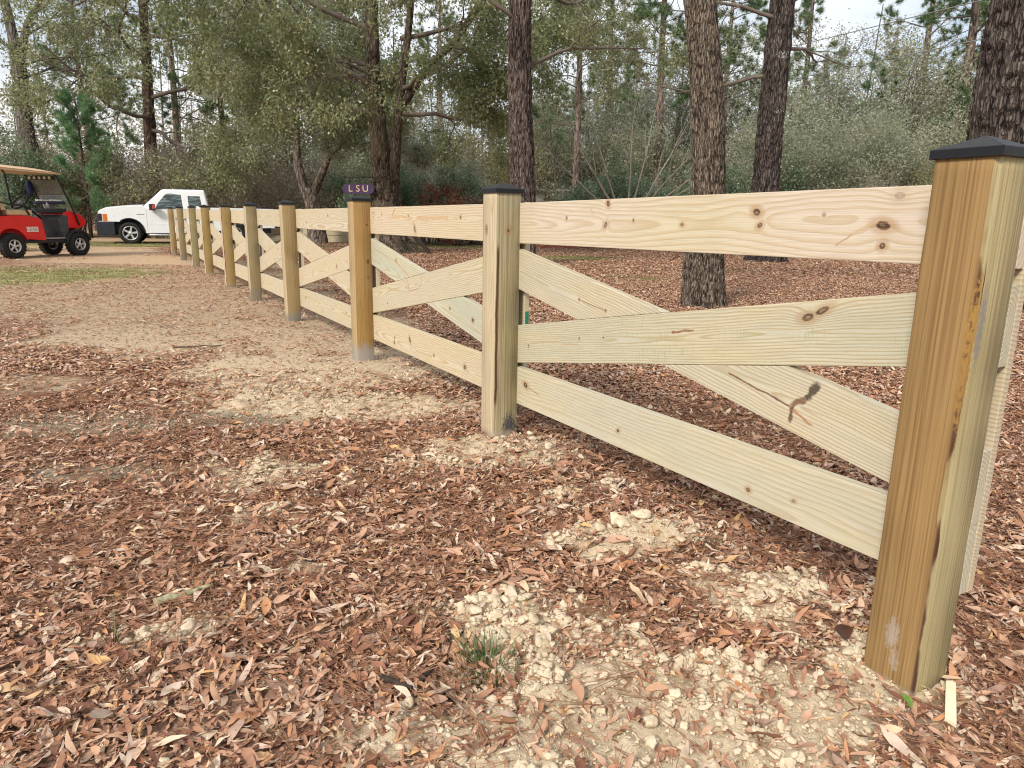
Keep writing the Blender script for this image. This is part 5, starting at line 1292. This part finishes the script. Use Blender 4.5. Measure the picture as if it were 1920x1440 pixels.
# ------------------------------------------------------------------ sign, far buildings, poles, oddments
PURP = plain('purple_paint', (.060, .028, .085), .5, .4, 0, .2, 14); GOLD = plain('cream_gold_paint', (.72, .52, .30), .5, .4, 0, .08, 14)
IRON = plain('black_iron', (.012, .012, .013), .55, .4, 0, .2, 20)
sg = empty('hanging_sign', (-4.72, 21.95, 2.06), 0, label='purple hanging sign with cream LSU letters above the third post', cat='sign')
bp = arc(.34, 0, .145, -math.pi / 2, math.pi / 2, 12) + arc(-.34, 0, .145, math.pi / 2, 3 * math.pi / 2, 12)
bo = obj('board', prism_me('board', bp, -.015, .015, .004), PURP, sg)
for ch, dx in (('L', -.235), ('S', -.01), ('U', .215)):
    obj('letter', text_me(ch, .27, .004), GOLD, bo, loc=(dx, -.019, 0), rot=(R(90), 0, 0))
obj('bracket_bar', tube_me('bracket_bar', [(-.41, 0, .335), (.44, 0, .345), (.44, .15, .345), (.46, .42, .345)], .014, 8), IRON, sg)
obj('bracket_upright', tube_me('bracket_upright', [(.44, .0, .33), (.44, .0, .44)], .012, 8), IRON, sg)
for dx in (-.22, .22): obj('hook', tube_me('hook', [(dx, 0, .14), (dx, 0, .34)], .005, 6), IRON, sg)
# far white house and shed
HW = plain('white_siding', (.74, .75, .76), .6, .3, 0, .04, 3); HR = plain('white_metal_roof', (.80, .81, .83), .4, .4, 0, .04, 2); HG = plain('dark_window', (.05, .06, .07), .1, .5, 0, .1, 2)
def house(name, x0, x1, y0, y1, zw, zr, label, g):
    h = empty(name, ((x0 + x1) / 2, (y0 + y1) / 2, g), 0, label=label, cat='house' if x1 - x0 > 3 else 'shed')
    w, d = (x1 - x0) / 2, (y1 - y0) / 2
    wl_ = obj('wall', box_me('wall', -w, w, -d, d, -.1, zw, .01), HW, h)
    rf = prism_me('roof', [(-d - .3, zw - .05), (0, zr), (d + .3, zw - .05), (d + .3, zw + .03), (0, zr + .09), (-d - .3, zw + .03)], -w - .3, w + .3, .01)
    rf.transform(Matrix.Rotation(R(90), 4, 'Z')); obj('roof', rf, HR, h)
    n = max(1, int(w * 2 / 2.2))
    for q in range(n):
        cx = -w + (q + .5) * 2 * w / n
        obj('window', box_me('window', cx - .3, cx + .3, -d - .02, -d + .01, zw * .4, zw * .8, .0), HG, wl_)
    return h
house('mobile_home', 1.0, 7.6, 43, 48, 2.75, 3.55, 'white roofed low house glimpsed behind the purplish trunk', G(4, 44))
house('garden_shed', -11.2, -9.9, 38, 39.5, 1.9, 2.3, 'small white shed glimpsed left of the purple sign', G(-10, 38))
# utility pole and cables
PO = plain('weathered_pole', (.20, .17, .145), .9, .1, 0, .2, 6)
up_ = empty('utility_pole', (-2.49, 40, G(-2.5, 40)), 0, label='grey utility pole with lamp arm right of the forked oak', cat='pole')
obj('pole', tube_me('pole', [(0, 0, -.3), (0, 0, 5.6)], [.15, .12], 10), PO, up_)
obj('crossarm', box_me('crossarm', -.7, .7, -.06, .06, 5.2, 5.32, .01), PO, up_)
obj('lamp_arm', tube_me('lamp_arm', [(0, 0, 4.9), (.5, -.2, 5.2), (.9, -.3, 5.15)], .03, 6), STEEL, up_)
obj('conduit', tube_me('conduit', [(.22, -.05, 0), (.22, -.05, 4.9)], .05, 8), B_PINE, up_)
CAB = plain('grey_cable', (.22, .22, .22), .5, .4, 0, .1, 3)
for pts, lb in (([(19.5, 19, 7.2), (16.02, 26, 7.47), (13.07, 36, 7.92), (12.25, 44, 8.58), (7.44, 60, 9.6)], 'lower overhead cable crossing behind the trunks at right'),
                ([(19, 16, 7.9), (15.38, 26, 8.57), (13.5, 36, 9.5), (7.3, 60, 12.6)], 'upper overhead cable crossing behind the trunks at right')):
    tag(obj('overhead_cable', tube_me('overhead_cable', pts, .018, 6), CAB), label=lb, cat='cable')
# brick edging behind the fence
k = M('red_brick', .9, .15); k.color(k.mix(k.rnd(), (.26, .085, .05), (.36, .15, .10))); BRK = k.m
be = empty('brick_edging', (1.7, 27.8, G(1.7, 27.8)), R(2), label='low red brick edging beyond the second post', cat='edging')
bme = box_me('brick', -.105, .105, -.05, .05, 0, .075, .006, 1)
for row in range(3):
    for q in range(9): obj('brick', bme, BRK, be, loc=(-.95 + q * .222 + (row % 2) * .11, 0, row * .083))
# stacked lumber by the drive
ls = empty('lumber_stack', (-8.6, 30.6, G(-8.6, 30.6)), R(1), label='weathered stack of sawn boards lying beyond the fourth post', cat='lumber')
for q, (z_, y_, w_, m_) in enumerate(((0, 0, .28, WB[1]), (.30, .03, .24, WB[0]), (.0, .32, .28, WB[2]), (.30, .35, .24, WB[1]))):
    me = plank_me('board', [(0, 0), (4.4, 0), (4.4, w_), (0, w_)], .14, .006); obj('board', me, m_, ls, loc=(-2.2 + .1 * q, y_ - .2, z_ + .02))
obj('bearer', box_me('bearer', -1.6, -1.45, -.3, .6, -.02, .02), PO, ls)
# leaning board at the foot of the forked oak
dk = plain('dark_wet_wood', (.045, .034, .028), .8, .2, 0, .3, 12)
tag(obj('leaning_board', plank_me('leaning_board', [(0, 0), (.14, 0), (.14, .95), (0, .95)], .03), dk, mat4=Matrix.Translation((-2.62, 21.85, G(-2.6, 21.85) + .0)) @ Matrix.Rotation(R(-42), 4, 'Y') @ Matrix.Rotation(R(8), 4, 'X')), label='dark board leaning against the foot of the forked oak', cat='board')
# pale splinter beside the corner post
sp_ = bmesh.new()
V = [(0, 0, 0), (.165, .004, .0), (.172, .012, .0), (.160, .026, .0), (.012, .024, .0)]
f = sp_.faces.new([sp_.verts.new(v) for v in V]); r = bmesh.ops.extrude_face_region(sp_, geom=[f])
for v in r['geom']:
    if isinstance(v, bmesh.types.BMVert): v.co.z += .010 + .003 * math.sin(v.co.x * 60)
bmesh.ops.recalc_face_normals(sp_, faces=sp_.faces)
tag(obj('wood_splinter', bm_mesh('wood_splinter', sp_), plain('fresh_pine', (.74, .66, .47), .75, .2, 0, .05, 30),
        mat4=Matrix.Translation((1.060, 1.435, G(1.06, 1.44) + .022)) @ Matrix.Rotation(R(58), 4, 'Z') @ Matrix.Rotation(R(-4), 4, 'Y')), label='pale fresh pine splinter lying right of the corner post foot', cat='wood splinter')
# sticks and bark chips
def stick(name, x, y, L, r, rz, m, label, cat, seed):
    rg = RS(seed); t = np.linspace(0, 1, 9); P = np.column_stack([t * L, rg.normal(0, .045, 9).cumsum() * L, np.abs(rg.normal(0, .004, 9))])
    me = tube_me(name, P, r * (1 - .4 * t) * rg.uniform(.8, 1.2, 9), 7)
    tag(obj(name, me, m, loc=(x, y, G(x, y) + r + .012), rot=(0, 0, rz)), label=label, cat=cat)
MOS = plain('lichen_stick', (.36, .33, .21), .95, .1, 0, .35, 60)
stick('stick', -1.06, 1.90, .17, .012, R(48), MOS, 'pale lichen covered stick on the leaves at lower left', 'stick', 1)
stick('bark_chip', -.325, 1.585, .09, .010, R(-12), dk, 'dark bark chip left of the grass tuft', 'bark chip', 2)
stick('bark_chip', -.215, 1.575, .06, .009, R(75), dk, 'short upright dark chip beside the grass tuft', 'bark chip', 3)
stick('twig', .62, 5.05, .55, .008, R(22), PTWIG, 'bare pale twig on the leaves behind the nearest fence section', 'twig', 4)
stick('twig', -2.9, 5.9, .38, .009, R(8), plain('brown_twig', (.12, .085, .06), .9, .1, 0, .3, 20), 'dark twig on the sand at middle left', 'twig', 5)
# dark curled leaf by the corner post
rg = RS(8); V, F = leaf_mesh('', RS(77), 1.0, .6, 8); V = V * .07
tag(obj('curled_leaf', mesh_np('curled_leaf', V, F, True), plain('dark_leaf', (.075, .032, .018), .5, .4, 0, .25, 40), loc=(.955, 1.80, G(.955, 1.8) + .045), rot=(R(50), R(10), R(20))), label='dark curled leaf standing left of the corner post foot', cat='leaf')
V, F = leaf_mesh('', RS(78), 1.0, .45, 8); V = V * .04
tag(obj('green_leaf', mesh_np('green_leaf', V, F, True), plain('green_leaf_skin', (.12, .20, .03), .45, .4, 0, .2, 40), loc=(.985, 1.515, G(.985, 1.515) + .03), rot=(R(20), R(30), R(-60))), label='small green leaf against the corner post foot', cat='leaf')
# grass tufts
GRS = foliage_mat('grass_blade', [(0, (.05, .085, .025)), (.5, (.095, .14, .045)), (1, (.19, .21, .08))], .25)
def tuft_me(seed, n, H, spread, W):
    rg = RS(seed); Vs, Fs, Rn, off = [], [], [], 0
    for i in range(n):
        a = rg.uniform(0, 6.28); rr = spread * math.sqrt(rg.rand()) * .5; h = H * rg.uniform(.5, 1.1); ln = rg.uniform(.2, 1.1); t = np.linspace(0, 1, 5)
        b = np.array([rr * math.cos(a), rr * math.sin(a), 0]); d = np.array([math.cos(a + rg.normal(0, .5)), math.sin(a + rg.normal(0, .5)), 0])
        P = b + d * (ln * h * t ** 2)[:, None] + np.array([0, 0, 1]) * (h * (t - .35 * ln * t ** 2))[:, None]
        sd = np.array([-d[1], d[0], 0]) * W; w = (1 - t ** 1.5)[:, None] + .05
        V = np.stack([P - sd * w, P + sd * w], 1).reshape(-1, 3); q = np.arange(4) * 2
        Vs.append(V); Fs.append(np.column_stack([q, q + 1, q + 3, q + 2]) + off); off += 10; Rn += [rg.rand()] * 10
    return crown_mesh('grass_tuft', np.concatenate(Vs), np.concatenate(Fs), Rn)
for x_, y_, n_, H_, sp2, lb in ((-.06, 1.64, 110, .10, .16, 'thin green grass tuft in the leaves at bottom centre'), (-1.09, 1.72, 9, .12, .04, 'few slender grass blades at lower left'), (.72, 2.35, 12, .06, .05, 'tiny grass sprig right of the sand heap'), (-.78, 2.25, 10, .04, .08, 'tiny green sprig left of centre among leaves')):
    tag(obj('grass_tuft', tuft_me(int(n_ * 7), n_, H_, sp2, .0018), GRS, loc=(x_, y_, G(x_, y_) + .008)), label=lb, cat='grass')
LAWN = foliage_mat('lawn_grass', [(0, (.13, .15, .045)), (.4, (.23, .24, .085)), (.75, (.36, .33, .15)), (1, (.50, .43, .25))], .25)
GT = []
for i in range(5):
    me = tuft_me(300 + i, 40, .042, .40, .004); GT.append(proto('lawntuft_%d' % i, me, LAWN))
rng = RS(40); x, y = sample(rng, 42000, 9, 31, .8); z_ = zones(x, y); keep = (rng.rand(len(x)) < z_[4] * .75 + .6 * z_[2] * (y > 11)); x, y = x[keep], y[keep]; n = len(x)
scatter('lawn_grass', np.column_stack([x, y, ground_z(x, y)]), np.column_stack([np.zeros(n), np.zeros(n), rng.uniform(0, 6.28, n)]), rng.uniform(.7, 1.2, n), rng.randint(0, 5, n), GT, label='short patchy lawn grass left of the fence and under trees', cat='grass')
